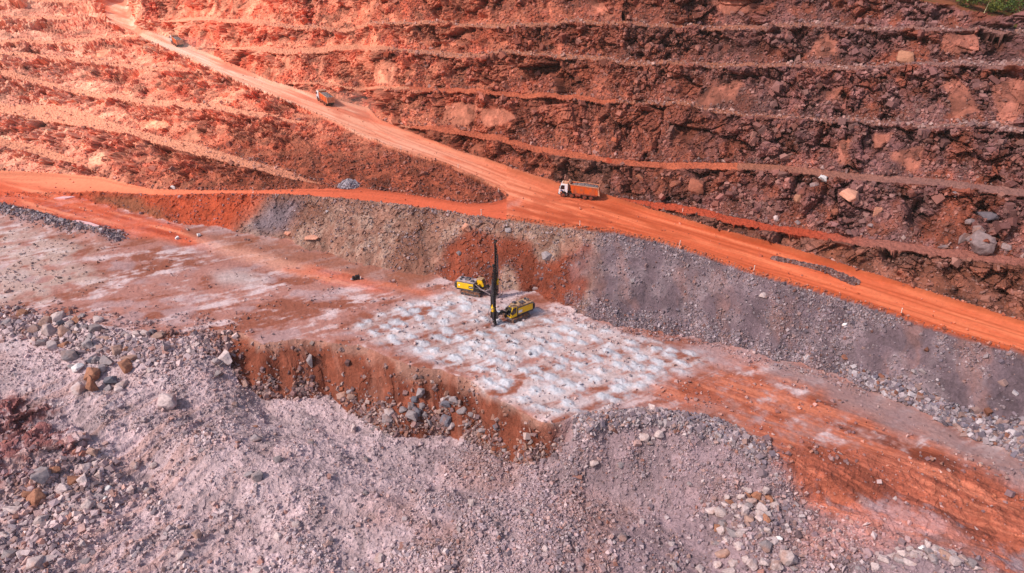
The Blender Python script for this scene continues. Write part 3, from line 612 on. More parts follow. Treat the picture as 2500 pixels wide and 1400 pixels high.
escr = isE*(U > 1380)*(sstep(.28, .05, WW)*2.2*(.4 + clump) + .3*clump + .5*sstep(.5, .75, l01 + .2*n_mid) + sstep(.75, .98, WW)*1.3*clump) + isE*(U <= 1380)*(.5*clump + .6*sstep(.8, 1, WW)) 
rubble('embankment_scree', escr + .55*isFl*np.exp(-(pdist([(1380, 760), (1440, 800), (1600, 815), (1700, 836), (1888, 890), (2032, 922), (2100, 960)])/14)**2), 30000, .23, .5, .12, .9, np.float32([.88, .84, .9]), 'grey scree covering the embankment below the haul road', 'scree', .5)
scr2 = isE*pn([(2040, 900), (2160, 930), (2330, 1000), (2500, 1060), (2700, 1150), (2700, 1250), (2500, 1130), (2350, 1060), (2200, 985)], 12)
rubble('scree_blocks', scr2 + .002*isE, 3000, .6, .4, .3, 1.3, np.float32([.8, .8, .86]), 'larger grey blocks gathered at the foot of the embankment on the right', 'scree', .2)
wallm = isW*np.where(BID == 21, .25, 1)*(1 - .9*sm)*(U < 2640)
rubble('wall_rubble', wallm*(.25 + clump)*(1 - .65*rk)*(1 - .5*S)*(1 - .8*bigg)*(1 - .6*lowb), 52000, .34, .5, .16, 1.3, red_t*.95, 'loose red brown stones on the benches and talus of the rock wall', 'rubble', .8, bright=1.02)
rubble('wall_blocks', wallm*(clump**2)*(.4 + rk)*(1 - .9*lowb)*(1 - .9*bigg), 2600, 1.1, .4, .6, 2.6, red_t*.95, 'angular blocks breaking out of the red rock wall', 'rubble', .8, bright=.98)
rubble('bench_stones', isBe*(BID != 21)*(BID != 22)*np.where((U < 900) & (V > 180), .3, 1) + .5*isW*sstep(.12, 0, WW), 9000, .38, .5, .18, 1.4, np.float32([1, .84, .8]), 'stones scattered along the narrow mining benches', 'rubble', .55)
rubble('ridge_stones', (isFl | isB)*np.exp(-(pdist([(-300, 470), (0, 515), (60, 528), (150, 552), (285, 576)])/17)**2), 4200, .4, .45, .2, 1.2, np.float32([.8, .8, .86]), 'grey stones piled in a low ridge beside the red ramp', 'rubble', .25)
rubble('floor_stones', isFl*(clump**2)*(.10 + sstep(250, 0, U)*.6 + np.exp(-((V - 800 - .1*(U - 250))/40)**2)*sstep(700, 500, U)*1.2 + .5*np.exp(-(pdist([(800, 600), (950, 660), (1050, 690), (1280, 725)])/22)**2)), 5200, .27, .5, .13, .8, np.float32([1, .9, .9]), 'small stones littering the level pit floor', 'rubble', .45)
rubble('floor_edge_debris', (isFl | isM | isF)*(np.exp(-(pdist([(-200, 800), (40, 790), (120, 820), (240, 850), (340, 860), (420, 870), (500, 850)])/48)**2) + .5*np.exp(-(pdist([(60, 1190), (200, 1140), (240, 1200), (90, 1290), (30, 1360), (-80, 1400)])/60)**2)*1.2), 7500, .5, .5, .2, 1.4, np.float32([1.12, 1.0, .98]), 'broken pieces packed between the boulders on the left', 'rubble', .35)

def heap(name, u, v, ru, rv, hh, n, med, tint, label, cat):
    p, nn, k = ground(u, v); a, b = ru/k, rv/k/.5; bm = bmesh.new(); vs = {}
    for i in range(13):
        for j in range(32):
            r = i/12; an = j/32*2*math.pi; x, y = a*r*math.cos(an), b*r*math.sin(an)*1.0
            vs[i, j] = bm.verts.new((x, y, hh*max(0, (1 - r*r))**1.2*(1 + .25*math.sin(3*an + 1)) - .12*r + random.uniform(-.04, .04)))
    for i in range(12):
        for j in range(32): bm.faces.new((vs[i, j], vs[i, (j+1) % 32], vs[i+1, (j+1) % 32], vs[i+1, j]))
    bmesh.ops.remove_doubles(bm, verts=bm.verts, dist=1e-4)
    for _ in range(n):
        r = math.sqrt(random.random()); an = random.random()*2*math.pi; s = med*math.exp(random.gauss(0, .4)); pv, pf = random.choice(protoN)
        mt = Euler([random.uniform(0, 6.3) for _ in range(3)]).to_matrix(); base = Vector((a*r*math.cos(an), b*r*math.sin(an), hh*(1 - r*r)**1.2))
        w = [bm.verts.new(mt @ Vector(q)*s + base) for q in pv.tolist()]
        for f in pf.tolist(): bm.faces.new([w[x] for x in f])
    me = bpy.data.meshes.new(name); bm.to_mesh(me); bm.free(); ca = me.color_attributes.new('soil', 'FLOAT_COLOR', 'POINT'); rngc = np.random.default_rng(3)
    cs = np.repeat(A(*tint)[None], len(me.vertices), 0)*(.75 + .5*rngc.random((len(me.vertices), 1))); ca.data.foreach_set('color', np.concatenate([cs, np.ones((len(cs), 1))], 1).astype(np.float32).ravel())
    me.materials.append(M['stone']); o = bpy.data.objects.new(name, me); COL.objects.link(o); o.location = p; tag(o, label, cat); return o
heap('gravel_heap', 853, 455, 29, 9, 1.5, 420, .34, (160, 148, 156), 'small heap of pale grey gravel tipped beside the branch road', 'gravel heap')
# dark gravel spilled in a row on the haul road
gp = [(1888, 632), (1960, 646), (2020, 662), (2084, 690)]
gd = isR*(np.exp(-(pdist(gp)/ (6 + 7*sstep(1900, 2080, U)))**2) > .35)
rubble('road_edge_stones', (isR | isB)*(np.exp(-(wroad/.025)**2) + np.exp(-((wroad - 1)/.03)**2) + .012) , 3600, .22, .5, .1, .8, np.float32([.9, .66, .56]), 'spilled stones along the edges of the red dirt roads', 'rubble', .6)
o = rubble('gravel_windrow', gd.astype(np.float32), 2600, .36, .35, .2, .7, np.float32([.42, .33, .32]), 'long dark row of gravel spilled on the orange haul road', 'gravel row', .05)

# ------------------------------------------------------------------ boulders one by one
m_b, nt, bs = nodes('boulder_rock'); oi = nt.nodes.new('ShaderNodeObjectInfo'); tc = nt.nodes.new('ShaderNodeTexCoord')
ad = nt.nodes.new('ShaderNodeVectorMath'); ad.operation = 'ADD'; nt.links.new(tc.outputs['Object'], ad.inputs[0])
mu = nt.nodes.new('ShaderNodeMath'); mu.operation = 'MULTIPLY'; mu.inputs[1].default_value = 37; nt.links.new(oi.outputs['Random'], mu.inputs[0]); nt.links.new(mu.outputs[0], ad.inputs[1])
n1 = nt.nodes.new('ShaderNodeTexNoise'); n1.inputs['Scale'].default_value = 1.1; n1.inputs['Detail'].default_value = 5; nt.links.new(ad.outputs[0], n1.inputs['Vector'])
n2 = nt.nodes.new('ShaderNodeTexNoise'); n2.inputs['Scale'].default_value = 9; n2.inputs['Detail'].default_value = 6; nt.links.new(ad.outputs[0], n2.inputs['Vector'])
mr = nt.nodes.new('ShaderNodeMapRange'); mr.inputs['From Min'].default_value = .54; mr.inputs['From Max'].default_value = .68; mr.inputs['To Max'].default_value = .5; nt.links.new(n1.outputs['Fac'], mr.inputs['Value'])
mx = nt.nodes.new('ShaderNodeMix'); mx.data_type = 'RGBA'; nt.links.new(mr.outputs['Result'], mx.inputs[0]); nt.links.new(oi.outputs['Color'], mx.inputs[6]); mx.inputs[7].default_value = tuple(A(150, 92, 66)) + (1,)
sc_ = nt.nodes.new('ShaderNodeVectorMath'); sc_.operation = 'SCALE'; mr2 = nt.nodes.new('ShaderNodeMapRange'); mr2.inputs['From Min'].default_value = .25; mr2.inputs['From Max'].default_value = .75; mr2.inputs['To Min'].default_value = .72; mr2.inputs['To Max'].default_value = 1.25; nt.links.new(n2.outputs['Fac'], mr2.inputs['Value'])
nt.links.new(mx.outputs[2], sc_.inputs[0]); nt.links.new(mr2.outputs['Result'], sc_.inputs['Scale']); nt.links.new(sc_.outputs['Vector'], bs.inputs['Base Color'])
bp = nt.nodes.new('ShaderNodeBump'); bp.inputs['Strength'].default_value = .6; bp.inputs['Distance'].default_value = .1; nt.links.new(n2.outputs['Fac'], bp.inputs['Height']); nt.links.new(bp.outputs['Normal'], bs.inputs['Normal']); bs.inputs['Roughness'].default_value = .9
SH = {'b': (.5, .42, .38), 'f': (.5, .4, .2), 't': (.34, .34, .58), 'a': (.5, .46, .42)}
bmesh_lib = {}
for sk, (sx, sy, sz) in SH.items():
    bmesh_lib[sk] = []
    for k in range(4):
        bm = hull(15 if sk != 't' else 10, sx, sy, sz); bmesh.ops.recalc_face_normals(bm, faces=bm.faces)
        bmesh.ops.dissolve_limit(bm, angle_limit=.22, verts=bm.verts, edges=bm.edges)
        bmesh.ops.bevel(bm, geom=bm.edges[:] , offset=.022, segments=1, affect='EDGES'); bmesh.ops.triangulate(bm, faces=bm.faces); bmesh.ops.subdivide_edges(bm, edges=bm.edges[:], cuts=2, use_grid_fill=True)
        from mathutils import noise as mn
        for v in bm.verts: v.co += v.co.normalized()*(mn.noise(v.co*5 + Vector((k*9, 0, 0)))*.03 + mn.noise(v.co*14)*.012)
        me = bpy.data.meshes.new('boulder'); bm.to_mesh(me); bm.free(); me.materials.append(m_b); bmesh_lib[sk].append(me)
BC = {'p': ('pale pink', (196, 172, 170)), 'g': ('grey', (152, 136, 138)), 'd': ('dark grey', (108, 102, 112)), 'r': ('rust orange', (168, 112, 88)), 'b': ('brown pink', (172, 134, 122)), 'w': ('whitish', (232, 222, 222)), 'n': ('dull red', (150, 84, 64)), 't': ('tan pink', (212, 146, 122))}
SN = {'b': 'blocky', 'f': 'flat', 't': 'tall', 'a': 'angular'}
PILES = {
 'left': ('in the boulder heap at the floor edge', 'boulders heaped at the floor edge', '144,783,34pb 115,795,34bb 87,815,28ga 102,821,16pa 125,826,38pt 163,827,36bb 153,802,22db 171,805,20pa 189,810,20gb 189,829,14ba 190,790,26ra 173,781,20pf 200,777,16gf 242,791,22pb 235,819,38gb 211,814,20ga 259,839,30bf 156,855,28rf 129,863,32pa 103,853,26ga 87,841,18pa 223,858,32ga 223,839,30gf 286,870,30ba 312,865,16ra 317,831,16pa 336,827,24pb 358,822,20pa 375,817,16da 386,826,30bf 405,863,26pt 173,886,36ga 194,908,26wa 173,908,18ga 269,893,44gf 240,891,20ga 228,893,16da 250,908,20ga 324,882,44bf 305,905,38ra 226,922,40ra 235,951,46rt 273,934,30da 194,960,30pa 297,941,32pf 266,953,20ga 290,956,22pa 367,910,14pa'),
 'edge': ('on the floor edge at the far left', 'boulders at the far left of the floor', '14,792,30gf 54,770,24ra 18,713,14pa 43,756,14ga 72,760,12pa'),
 'lip': ('beside the red cut face', 'boulders beside the left end of the cut face', '558,889,54pa 529,907,20pa 537,925,22ga 598,942,26bf 760,886,24gt 472,878,18pa'),
 'lowleft': ('in the pale rock spread bottom left', 'boulders spread over the lower left slope', '230,1208,50pf 220,1238,36pb 209,1174,34pa 180,1170,28rb 97,1170,56ga 151,1192,30pa 166,1206,26pa 137,1148,26ra 202,1141,30pa 227,1105,24ba 234,1127,22pa 86,1213,44ra 22,1246,46pf 101,1264,34pa 158,1260,22pa 61,1202,20ra 320,1188,24pa 263,1184,18wa 256,1217,14wt 245,1152,20pa 360,1188,18ga 47,1357,36pa 22,1350,30ga 115,1364,60pf 90,1379,40pa 205,1332,16pa 205,1372,24gf 446,1361,24pa 8,1300,30pf'),
 'slope': ('on the open rubble slope', 'single boulders on the rubble slope', '627,1094,28gb 637,1181,32ga 609,1177,22gf 410,990,46pa 353,1030,22pf 573,990,16ga 861,1048,24pt 625,1049,14rf 324,1123,18pa 479,1314,22ba 677,1310,18pa 684,1152,18ga 724,1289,18pa 864,1393,28gf 630,1393,24pa 371,1123,18pa 926,1354,26pb 1282,1267,24pf 1153,1246,20pt 1520,1310,24ga 1383,1305,16gf 1124,1318,16gt 894,1210,12ga 1149,1382,14pa 894,1127,14ga 1452,1123,22pa 1516,1123,16ga 1686,1166,12ga 762,1100,14ga 1010,1200,12pa 1200,1180,12ga 1330,1360,14pa'),
 'foot': ('at the foot of the red cut', 'boulders at the foot of the cut face', '1027,965,24gt 1012,979,14da 951,1019,24pa 948,1037,24gb 987,1012,18gb 1002,1001,18ga 1016,1019,22da 1009,1033,30ga 969,1040,14ba 1030,990,14ga 1023,1001,14gf 1045,1040,18ga 1038,1017,14ga 1088,1037,26da 1102,1048,18pa 1095,976,14pa 1106,986,20ga 1081,979,12pa 1088,994,20da 1075,1008,14ba 1128,1008,22gf 1149,1015,12ga 1142,1040,14ga 1178,1051,16ga 1210,1044,14da 915,1051,24gf 904,1015,12da 930,1012,12ba 836,968,24bf 858,976,18ba 854,961,14ga 1232,1096,12ga 1237,1112,12pa 1203,1109,12ba 1272,1120,14ga'),
 'bermtop': ('on the dark berm by the drill pattern', 'boulders on the berm', '1592,1008,22pt 1606,1004,12ga 1610,1033,14ga 1509,1022,14gf 1574,1062,26pf 1610,1057,22pa 1588,1076,14ga'),
 'rpile': ('in the pale pile beside the tracks', 'boulders in the pile beside the red tracks', '1737,1246,26pf 1758,1253,26pa 1769,1235,18pf 1784,1226,24rf 1776,1213,14pa 1809,1219,16pa 1823,1197,24pf 1823,1210,16ra 1848,1215,24ra 1868,1206,22pt 1874,1226,20ra 1884,1242,30pf 1859,1237,16ba 1834,1231,22pa 1823,1249,22ga 1856,1255,28pa 1809,1251,16pa 1793,1249,20pa 1816,1267,24pt 1852,1271,22pa 1802,1278,20pa 1827,1285,20ba 1850,1282,20pa 1866,1282,20rb 1749,1283,16ra 1766,1276,20ga 1784,1307,40gf 1762,1292,22pa 1805,1300,18pb 1748,1321,20gf 1769,1323,18pa 1805,1314,20pa 1802,1343,22pa 1766,1350,36bf 1791,1372,22pa 1820,1372,18pa 1755,1370,20pa 1780,1393,30pf 1834,1386,32pa 1866,1379,34pf 1865,1350,32ga 1881,1336,28pf 1899,1328,14wa 1915,1348,12ga 1920,1375,44pa 1895,1393,30pa 1938,1393,16ga 1708,1379,22pa 1848,1321,18gf 1870,1307,18pa'),
 'corner': ('in the heap at the bottom edge', 'boulders in the heap at the bottom edge', '2151,1386,24pa 2172,1364,22pf 2198,1368,24pa 2190,1386,26ga 2219,1354,16pa 2255,1345,22pt 2234,1372,26pf 2252,1379,24ga 2273,1372,20pa 2298,1364,24pf 2280,1357,18pa 2248,1359,18wa 2223,1382,18pa 2295,1382,28ba 2316,1372,18ga 2342,1382,20pa 2367,1386,20ga 2385,1397,18pa 2212,1397,26pf 2133,1397,20pa 2320,1393,24pa 2266,1393,22ga 2090,1399,14ga'),
 'wall': ('on the red rock wall', 'big boulders on the rock wall', '2075,490,60ta 1951,493,22rt 1697,466,44na 2140,524,20tt 2406,533,70df 2392,605,70ga 2351,590,26gt 2367,544,18ga 2388,565,24ga 2421,590,20ga 2302,605,20gf 2453,608,20ga 2126,554,12ga 1895,538,14pt 1946,547,14ga 2457,518,18df 2208,151,44ra 2007,439,16wa 1650,455,22na 1990,455,18ga 2040,520,16na 2330,478,14ga 1560,440,20na 1790,470,16na'),
 'bank': ('on the embankment below the road', 'boulders on the embankment', '1140,563,22ta 1333,630,24ga 1542,691,12ga 1307,707,12pa 1863,725,14pa 2061,794,10wa 2234,911,18gf 2248,914,14ga 706,574,20tf 763,583,36tf 1240,566,14ga 1120,620,12ga'),
 'track': ('on the floor beside the red ramp', 'white stones beside the ramp', '483,576,10wa 435,583,10wa 420,460,12wa')}
rb = random.Random(5); recs = []
for key, (place, grp, txt) in PILES.items():
    for it in txt.split():
        u, v, r = it.split(','); w = int(r[:-2]); recs.append(dict(k=key, u=float(u), v=float(v), w=w, c=r[-2], s=r[-1]))
def sizeword(w): return 'huge' if w >= 43 else 'large' if w >= 30 else 'medium' if w >= 20 else 'small'
from collections import defaultdict
grp_d = defaultdict(list)
for r in recs: r['d'] = '%s %s %s boulder' % (sizeword(r['w']), BC[r['c']][0], SN[r['s']]); grp_d[(r['k'], r['d'])].append(r)
ORD = ['first', 'second', 'third', 'fourth', 'fifth', 'sixth', 'seventh', 'eighth', 'ninth', 'tenth', 'eleventh', 'twelfth', 'thirteenth']; NUMW = ['', 'one', 'two', 'three', 'four', 'five', 'six', 'seven', 'eight', 'nine', 'ten', 'eleven', 'twelve']
for (k, d), L in grp_d.items():
    L.sort(key=lambda r: r['u'])
    for i, r in enumerate(L):
        place = PILES[k][0]
        if len(L) == 1: r['label'] = d + ' ' + place
        else:
            r['label'] = (('leftmost' if i == 0 else 'rightmost' if i == len(L) - 1 else ORD[i] + ' from left') + ' ' + d + ' ' + place)
for r in recs:
    p, n, k = ground(r['u'], r['v']); s = r['w']/k; me = rb.choice(bmesh_lib[r['s']])
    o = bpy.data.objects.new('boulder', me); COL.objects.link(o)
    f = (1.5 if r['s'] != 't' else 1.75)*float(np.interp(r['w'], [20, 34, 60], [1, .86, .68]))
    o.scale = (s*f, s*f*rb.uniform(.85, 1.1), s*f*rb.uniform(.85, 1.1)); tl = .25 if r['s'] != 't' else .12
    o.rotation_euler = (rb.uniform(-tl, tl) - n.y*.4, rb.uniform(-tl, tl) + n.x*.4, rb.uniform(-.7, .7) + (math.pi if rb.random() < .5 else 0))
    zh = {'b': .26, 'f': .12, 't': .40, 'a': .28}[r['s']]*s*.8; o.location = p + Vector((0, 0, zh*.85))
    c = A(*BC[r['c']][1])*rb.uniform(.8, 1.08)*(np.float32([.86, .74, .72]) if r['k'] == 'wall' and r['c'] in 'gd' else 1); o.color = (float(c[0]), float(c[1]), float(c[2]), 1)
    tag(o, r['label'], 'boulder', PILES[r['k']][1])

# ------------------------------------------------------------------ tipper truck
def make_truck():
    R0 = empty('dump_truck')
    b = MB()
    for y in (-.42, .42): b.box((-.3, y, .92), (7.9, .16, .26))
    for x in (3.3, 1.45, -1.35, -2.75): b.cyl((x, 0, .56), .09, 2.0, 'y', 10); b.box((x, 0, .58), (.35, .45, .35), bev=.05)
    for x in (2.3, .2, -2.0, -3.9): b.box((x, 0, .92), (.14, .9, .2))
    b.build('chassis', M['black'], R0)
    c = MB(); prof = [(4.22, .62), (4.30, 1.0), (4.28, 1.72), (4.02, 2.55), (3.88, 2.86), (3.70, 2.94), (2.50, 2.94), (2.42, 2.86), (2.40, 1.05), (2.62, 1.05), (2.78, 1.22), (3.05, 1.33), (3.55, 1.33), (3.82, 1.22), (3.96, .95), (3.98, .62)]
    c.prism(prof, -1.2, 1.2); cab = c.build('cab', M['white'], R0); bv = cab.modifiers.new('edge', 'BEVEL'); bv.width = .05; bv.segments = 2
    for s in (1, -1):
        w = MB().prism([(3.98, 1.78), (3.80, 2.60), (3.72, 2.68), (3.10, 2.68), (3.06, 1.78)], s*1.203, s*1.217).build('window', M['glass'], R0)
        d = MB().prism([(4.06, 1.02), (4.06, 1.74), (4.04, 1.76), (3.0, 1.76), (2.98, 1.42), (3.7, 1.40), (3.9, 1.2)], s*1.202, s*1.212).build('door', M['white'], R0)
        MB().box((3.13, s*1.225, 1.58), (.18, .03, .07)).build('handle', M['black'], d)
        MB().box((3.66, s*1.222, 1.50), (.52, .012, .20)).build('badge', M['blue'], d)
        m = MB().bar((3.98, s*1.2, 2.55), (4.15, s*1.42, 2.5), .05).box((4.15, s*1.46, 2.25), (.10, .26, .58), bev=.03).build('mirror', M['black'], R0)
        MB().box((4.27, s*.88, .86), (.10, .42, .22), bev=.03).build('headlight', M['lamp'], R0)
        a = MB().prism([(2.66, 1.04), (2.8, 1.2), (3.05, 1.31), (3.55, 1.31), (3.8, 1.2), (3.94, .94), (4.0, .94), (3.86, 1.26), (3.58, 1.39), (3.02, 1.39), (2.74, 1.26), (2.58, 1.04)], s*1.0, s*1.23).build('wheel_arch', M['black'], R0)
        st = MB().box((4.0, s*1.05, .52), (.5, .3, .08)).box((2.55, s*1.08, .62), (.35, .22, .5), bev=.03).build('step', M['dgrey'], R0)
    MB().box((4.30, 0, 2.15), (.02, 0.01, .01)).bm.free()
    MB().prism([(4.285, 1.80), (4.05, 2.56), (4.03, 2.55), (4.265, 1.80)], -1.02, 1.02).build('windscreen', M['glass'], R0)
    MB().box((4.30, 0, 1.35), (.06, 1.7, .5), bev=.02).build('grille', M['dgrey'], R0)
    MB().box((4.32, 0, .74), (.16, 2.4, .34), bev=.05).build('bumper', M['dgrey'], R0)
    MB().box((3.15, 0, 3.0), (1.25, 1.9, .12), bev=.04).box((3.6, 0, 3.1), (.25, 1.7, .14), bev=.04).build('roof_deflector', M['trim'], R0)
    MB().cyl((2.6, -.8, 3.12), .09, .25).build('beacon', M['orange'], R0)
    bd = MB(); side = [(1.45, 1.22), (1.98, 2.98), (-3.95, 2.86), (-4.15, 1.15)]
    bd.prism(side, 1.12, 1.20); bd.prism(side, -1.20, -1.12); bd.box((-1.3, 0, 1.2), (5.5, 2.24, .08)); bd.prism([(1.45, 1.22), (1.98, 2.98), (1.90, 2.98), (1.37, 1.22)], -1.12, 1.12)
    for s in (1, -1):
        for x in (-3.4, -1.0, 1.1): bd.box((x, s*1.225, 2.0), (.10, .05, 1.5))
    dump = bd.build('dump_body', M['orange'], R0)
    rm = MB()
    for s in (1, -1): rm.bar((2.02, s*1.2, 2.99), (-3.98, s*1.2, 2.87), .13, .13)
    rm.build('top_rail', M['trim'], dump)
    MB().prism([(1.9, 2.98), (2.04, 2.98), (2.42, 3.42), (2.28, 3.5), (1.95, 3.2)], -1.22, 1.22).build('headboard', M['trim'], dump)
    tg = MB().prism([(-4.18, 1.15), (-3.98, 2.92), (-4.10, 2.96), (-4.55, 1.12)], -1.2, -1.05).prism([(-4.18, 1.15), (-3.98, 2.92), (-4.10, 2.96), (-4.55, 1.12)], 1.05, 1.2).box((-4.10, 0, 1.95), (.10, 2.1, 1.6), rot=None).build('tailgate', M['trim'], dump)
    MB().box((-1.35, 1.19, 1.12), (5.3, .1, .24)).box((-1.35, -1.19, 1.12), (5.3, .1, .24)).build('body_skirt', M['rim'], dump)
    bm = bmesh.new(); nx, ny = 26, 10; vs = [[bm.verts.new((-3.9 + 5.65*i/nx, -1.1 + 2.2*j/ny, 2.72 + .42*math.sin(math.pi*i/nx)*math.sin(math.pi*j/ny) + random.uniform(-.09, .12))) for j in range(ny + 1)] for i in range(nx + 1)]
    for i in range(nx):
        for j in range(ny): bm.faces.new((vs[i][j], vs[i+1][j], vs[i+1][j+1], vs[i][j+1]))
    L = MB(); L.bm.free(); L.bm = bm; L.build('load', M['load'], R0)
    for x in (3.3, 1.45, -1.35, -2.75):
        for s in (1, -1):
            wt = MB().cyl((0, 0, 0), .54, .36 if x > 0 else .6, 'y', 26).build('wheel', M['rubber'], R0); wt.location = (x, s*(1.04 if x > 0 else .93), .54)
            bv = wt.modifiers.new('edge', 'BEVEL'); bv.width = .06; bv.segments = 2
            MB().cyl((0, s*(.19 if x > 0 else .31), 0), .33, .04, 'y', 20).cyl((0, s*(.22 if x > 0 else .34), 0), .12, .10, 'y', 12).build('rim', M['rim'], wt)
    MB().cyl((.1, 1.0, .78), .32, 1.1, 'x', 18).build('fuel_tank', M['rim'], R0)
    MB().box((.1, -1.0, .78), (1.0, .5, .55), bev=.05).build('air_tank', M['dgrey'], R0)
    MB().box((2.05, 0, 1.9), (.25, 1.6, 1.7), bev=.04).cyl((1.98, .9, 2.0), .1, 2.2, 'z', 12).build('engine_stack', M['black'], R0)
    for s in (1, -1): MB().box((-3.5, s*.95, .75), (.04, .6, .55)).build('mud_flap', M['rubber'], R0)
    return R0
def put(o, u, v, head, up=None):
    p, n, k = ground(u, v); o.location = p; stand(o, head, up or (n*1.0).lerp(Vector((0, 0, 1)), .4)); return p
def road_up(u, v):
    a, _, _ = ground(u + 26, v + 6); b, _, _ = ground(u - 26, v - 6); return (b - a)
t1 = make_truck(); p, n, k = ground(1412, 481); hd = Vector((-.965, .20, .045)).normalized(); t1.location = p; stand(t1, hd, Vector((0, 0, 1)) - hd*hd.z)
tag(t1, 'orange tipper with white cab and grey rock load near the road junction', 'dump truck', 'dump trucks on the haul road')
for (u, v, lab) in [(795, 252, 'orange tipper climbing midway up the haul road, trailing dust'), (434, 111, 'farthest tiny dump truck high up the haul road')]:
    c = copy_tree(t1); a, _, _ = ground(u + 30, v + 16); b, _, _ = ground(u - 30, v - 15); p, n, k = ground(u, v); vd = Vector((p.x, p.y, 0)).normalized(); hd = vd @ Matrix.Rotation(math.radians(-(20 if u > 600 else 13)), 3, 'Z'); hd.z = (b - a).normalized().z; hd.normalize(); c.location = p; stand(c, hd, Vector((0, 0, 1)) - hd*hd.z); c['label'] = lab

# ------------------------------------------------------------------ drill rigs
def make_rig():
    R0 = empty('drill_rig')
    for s in (1, -1):
        tr = MB(); n = 28; L, r = 1.55, .40; P = []
        for k in range(n):
            a = k/n*2*math.pi; cx = L if math.cos(a) > 0 else -L; P.append((cx + r*math.cos(a), r*math.sin(a) + .42))
        tr.prism(P, s*1.28 - .22, s*1.28 + .22)
        per = 2*math.pi*r + 4*L
        for k in range(30):
            d = k/30*per
            if d < 2*L: q = (-L + d, .42 + r, 0)
            elif d < 2*L + math.pi*r: a = math.pi/2 - (d - 2*L)/r; q = (L + r*math.cos(a), .42 + r*math.sin(a), a - math.pi/2)
            elif d < 4*L + math.pi*r: q = (L - (d - 2*L - math.pi*r), .42 - r, 0)
            else: a = -math.pi/2 - (d - 4*L - math.pi*r)/r; q = (-L + r*math.cos(a), .42 + r*math.sin(a), a - math.pi/2)
            tr.box((q[0], s*1.28, q[1]), (.07, .50, .09), (0, -q[2], 0))
        t = tr.build('crawler_track', M['track'], R0)
        w = MB()
        for x in (-1.55, 1.55): w.cyl((x, s*1.51, .42), .27, .06, 'y', 16)
        for x in (-.8, -.27, .27, .8): w.cyl((x, s*1.51, .26), .13, .06, 'y', 12)
        w.box((0, s*1.5, .45), (2.4, .05, .2)); w.build('track_rollers', M['dgrey'], t)
    MB().box((-.1, 0, .62), (2.6, 2.2, .35)).box((-.6, 0, .95), (4.9, 2.1, .3), bev=.05).build('undercarriage', M['dgrey'], R0)
    b = MB(); prof = [(-3.3, 1.15), (-3.45, 1.6), (-3.35, 2.2), (-3.05, 2.55), (.75, 2.55), (.75, 1.08), (-3.1, 1.05)]; b.prism(prof, -1.12, 1.12)
    eng = b.build('engine_housing', M['dgrey'], R0); bv = eng.modifiers.new('edge', 'BEVEL'); bv.width = .08; bv.segments = 2
    for s in (1, -1):
        pn_ = MB().box((-1.15, s*1.135, 1.82), (3.3, .03, 1.22), bev=.01).build('side_panel', M['yellow'], eng)
        g = MB().box((.02, s*1.16, 1.72), (.82, .02, .5))
        o = g.build('name_plate', M['black'] if s < 0 else M['white'], eng)
        if s < 0:
            lt = MB()
            for k in range(6): lt.box((-.25 + k*.11, s*1.176, 1.72), (.07, .012, .16))
            lt.build('plate_lettering', M['lamp'], eng)
            MB().cyl((-2.35, s*1.158, 1.85), .17, .02, 'y', 18).build('round_emblem', M['lamp'], eng)
        gr = MB()
        for k in range(7): gr.box((-3.0 + .0, s*1.14, 1.35 + k*.13), (.38, .03, .06))
        gr.build('vent_grille', M['black'], eng)
    MB().prism([(-3.2, 2.5), (-2.9, 2.66), (.6, 2.66), (.7, 2.5)], -1.0, 1.0).build('roof', M['dustroof'], R0)
    rf = MB().cyl((-2.3, .3, 2.85), .26, .4).cyl((-2.3, -.45, 2.8), .2, .3).box((-1.1, .2, 2.78), (.9, 1.0, .25), bev=.04).box((.1, -.5, 2.8), (.6, .6, .3), bev=.03).cyl((-.3, .65, 3.0), .09, .7).build('roof_units', M['dgrey'], R0)
    rl = MB()
    for s in (1, -1):
        for x in (-3.0, -1.9, -.8, .4): rl.bar((x, s*1.02, 2.6), (x, s*1.02, 3.15), .05, seg=6)
        for z in (2.88, 3.15): rl.bar((-3.0, s*1.02, z), (.4, s*1.02, z), .05, seg=6)
    rl.build('guard_rail', M['trim'], R0)
    for s in (.7, 0, -.7): MB().cyl((-3.46, s, 1.75), .10, .08, 'x', 12).build('rear_light', M['lamp'], R0)
    # cab on the left front
    cb = MB().prism([(.78, 1.0), (.78, 2.95), (1.75, 2.95), (2.15, 2.0), (2.2, 1.0)], .05, 1.18).build('cab', M['yellow'], R0); bv = cb.modifiers.new('edge', 'BEVEL'); bv.width = .05; bv.segments = 2
    MB().prism([(.95, 1.75), (.95, 2.78), (1.66, 2.78), (2.0, 2.0), (1.95, 1.45)], 1.185, 1.20).build('window', M['glass'], cb)
    MB().prism([(2.215, 1.35), (2.175, 2.0), (1.82, 2.84), (1.84, 2.86), (2.195, 2.01), (2.235, 1.35)], .15, 1.08).build('windscreen', M['glass'], cb)
    MB().box((1.25, .6, 3.02), (1.1, 1.2, .1), bev=.03).build('cab_roof', M['dustroof'], cb)
    MB().bar((2.1, 1.2, 2.5), (2.35, 1.5, 2.4), .05).box((2.35, 1.52, 2.2), (.06, .22, .4)).build('mirror', M['black'], cb)
    # right front deck: pumps
    MB().box((1.3, -.6, 1.4), (1.1, 1.0, .75), bev=.06).cyl((1.2, -.6, 1.95), .22, .45).box((1.6, -.75, 2.0), (.35, .4, .35), bev=.04).build('hydraulic_unit', M['black'], R0)
    MB().cyl((1.25, -.25, 2.15), .17, .35, 'y', 14).build('yellow_filter', M['yellow'], R0)
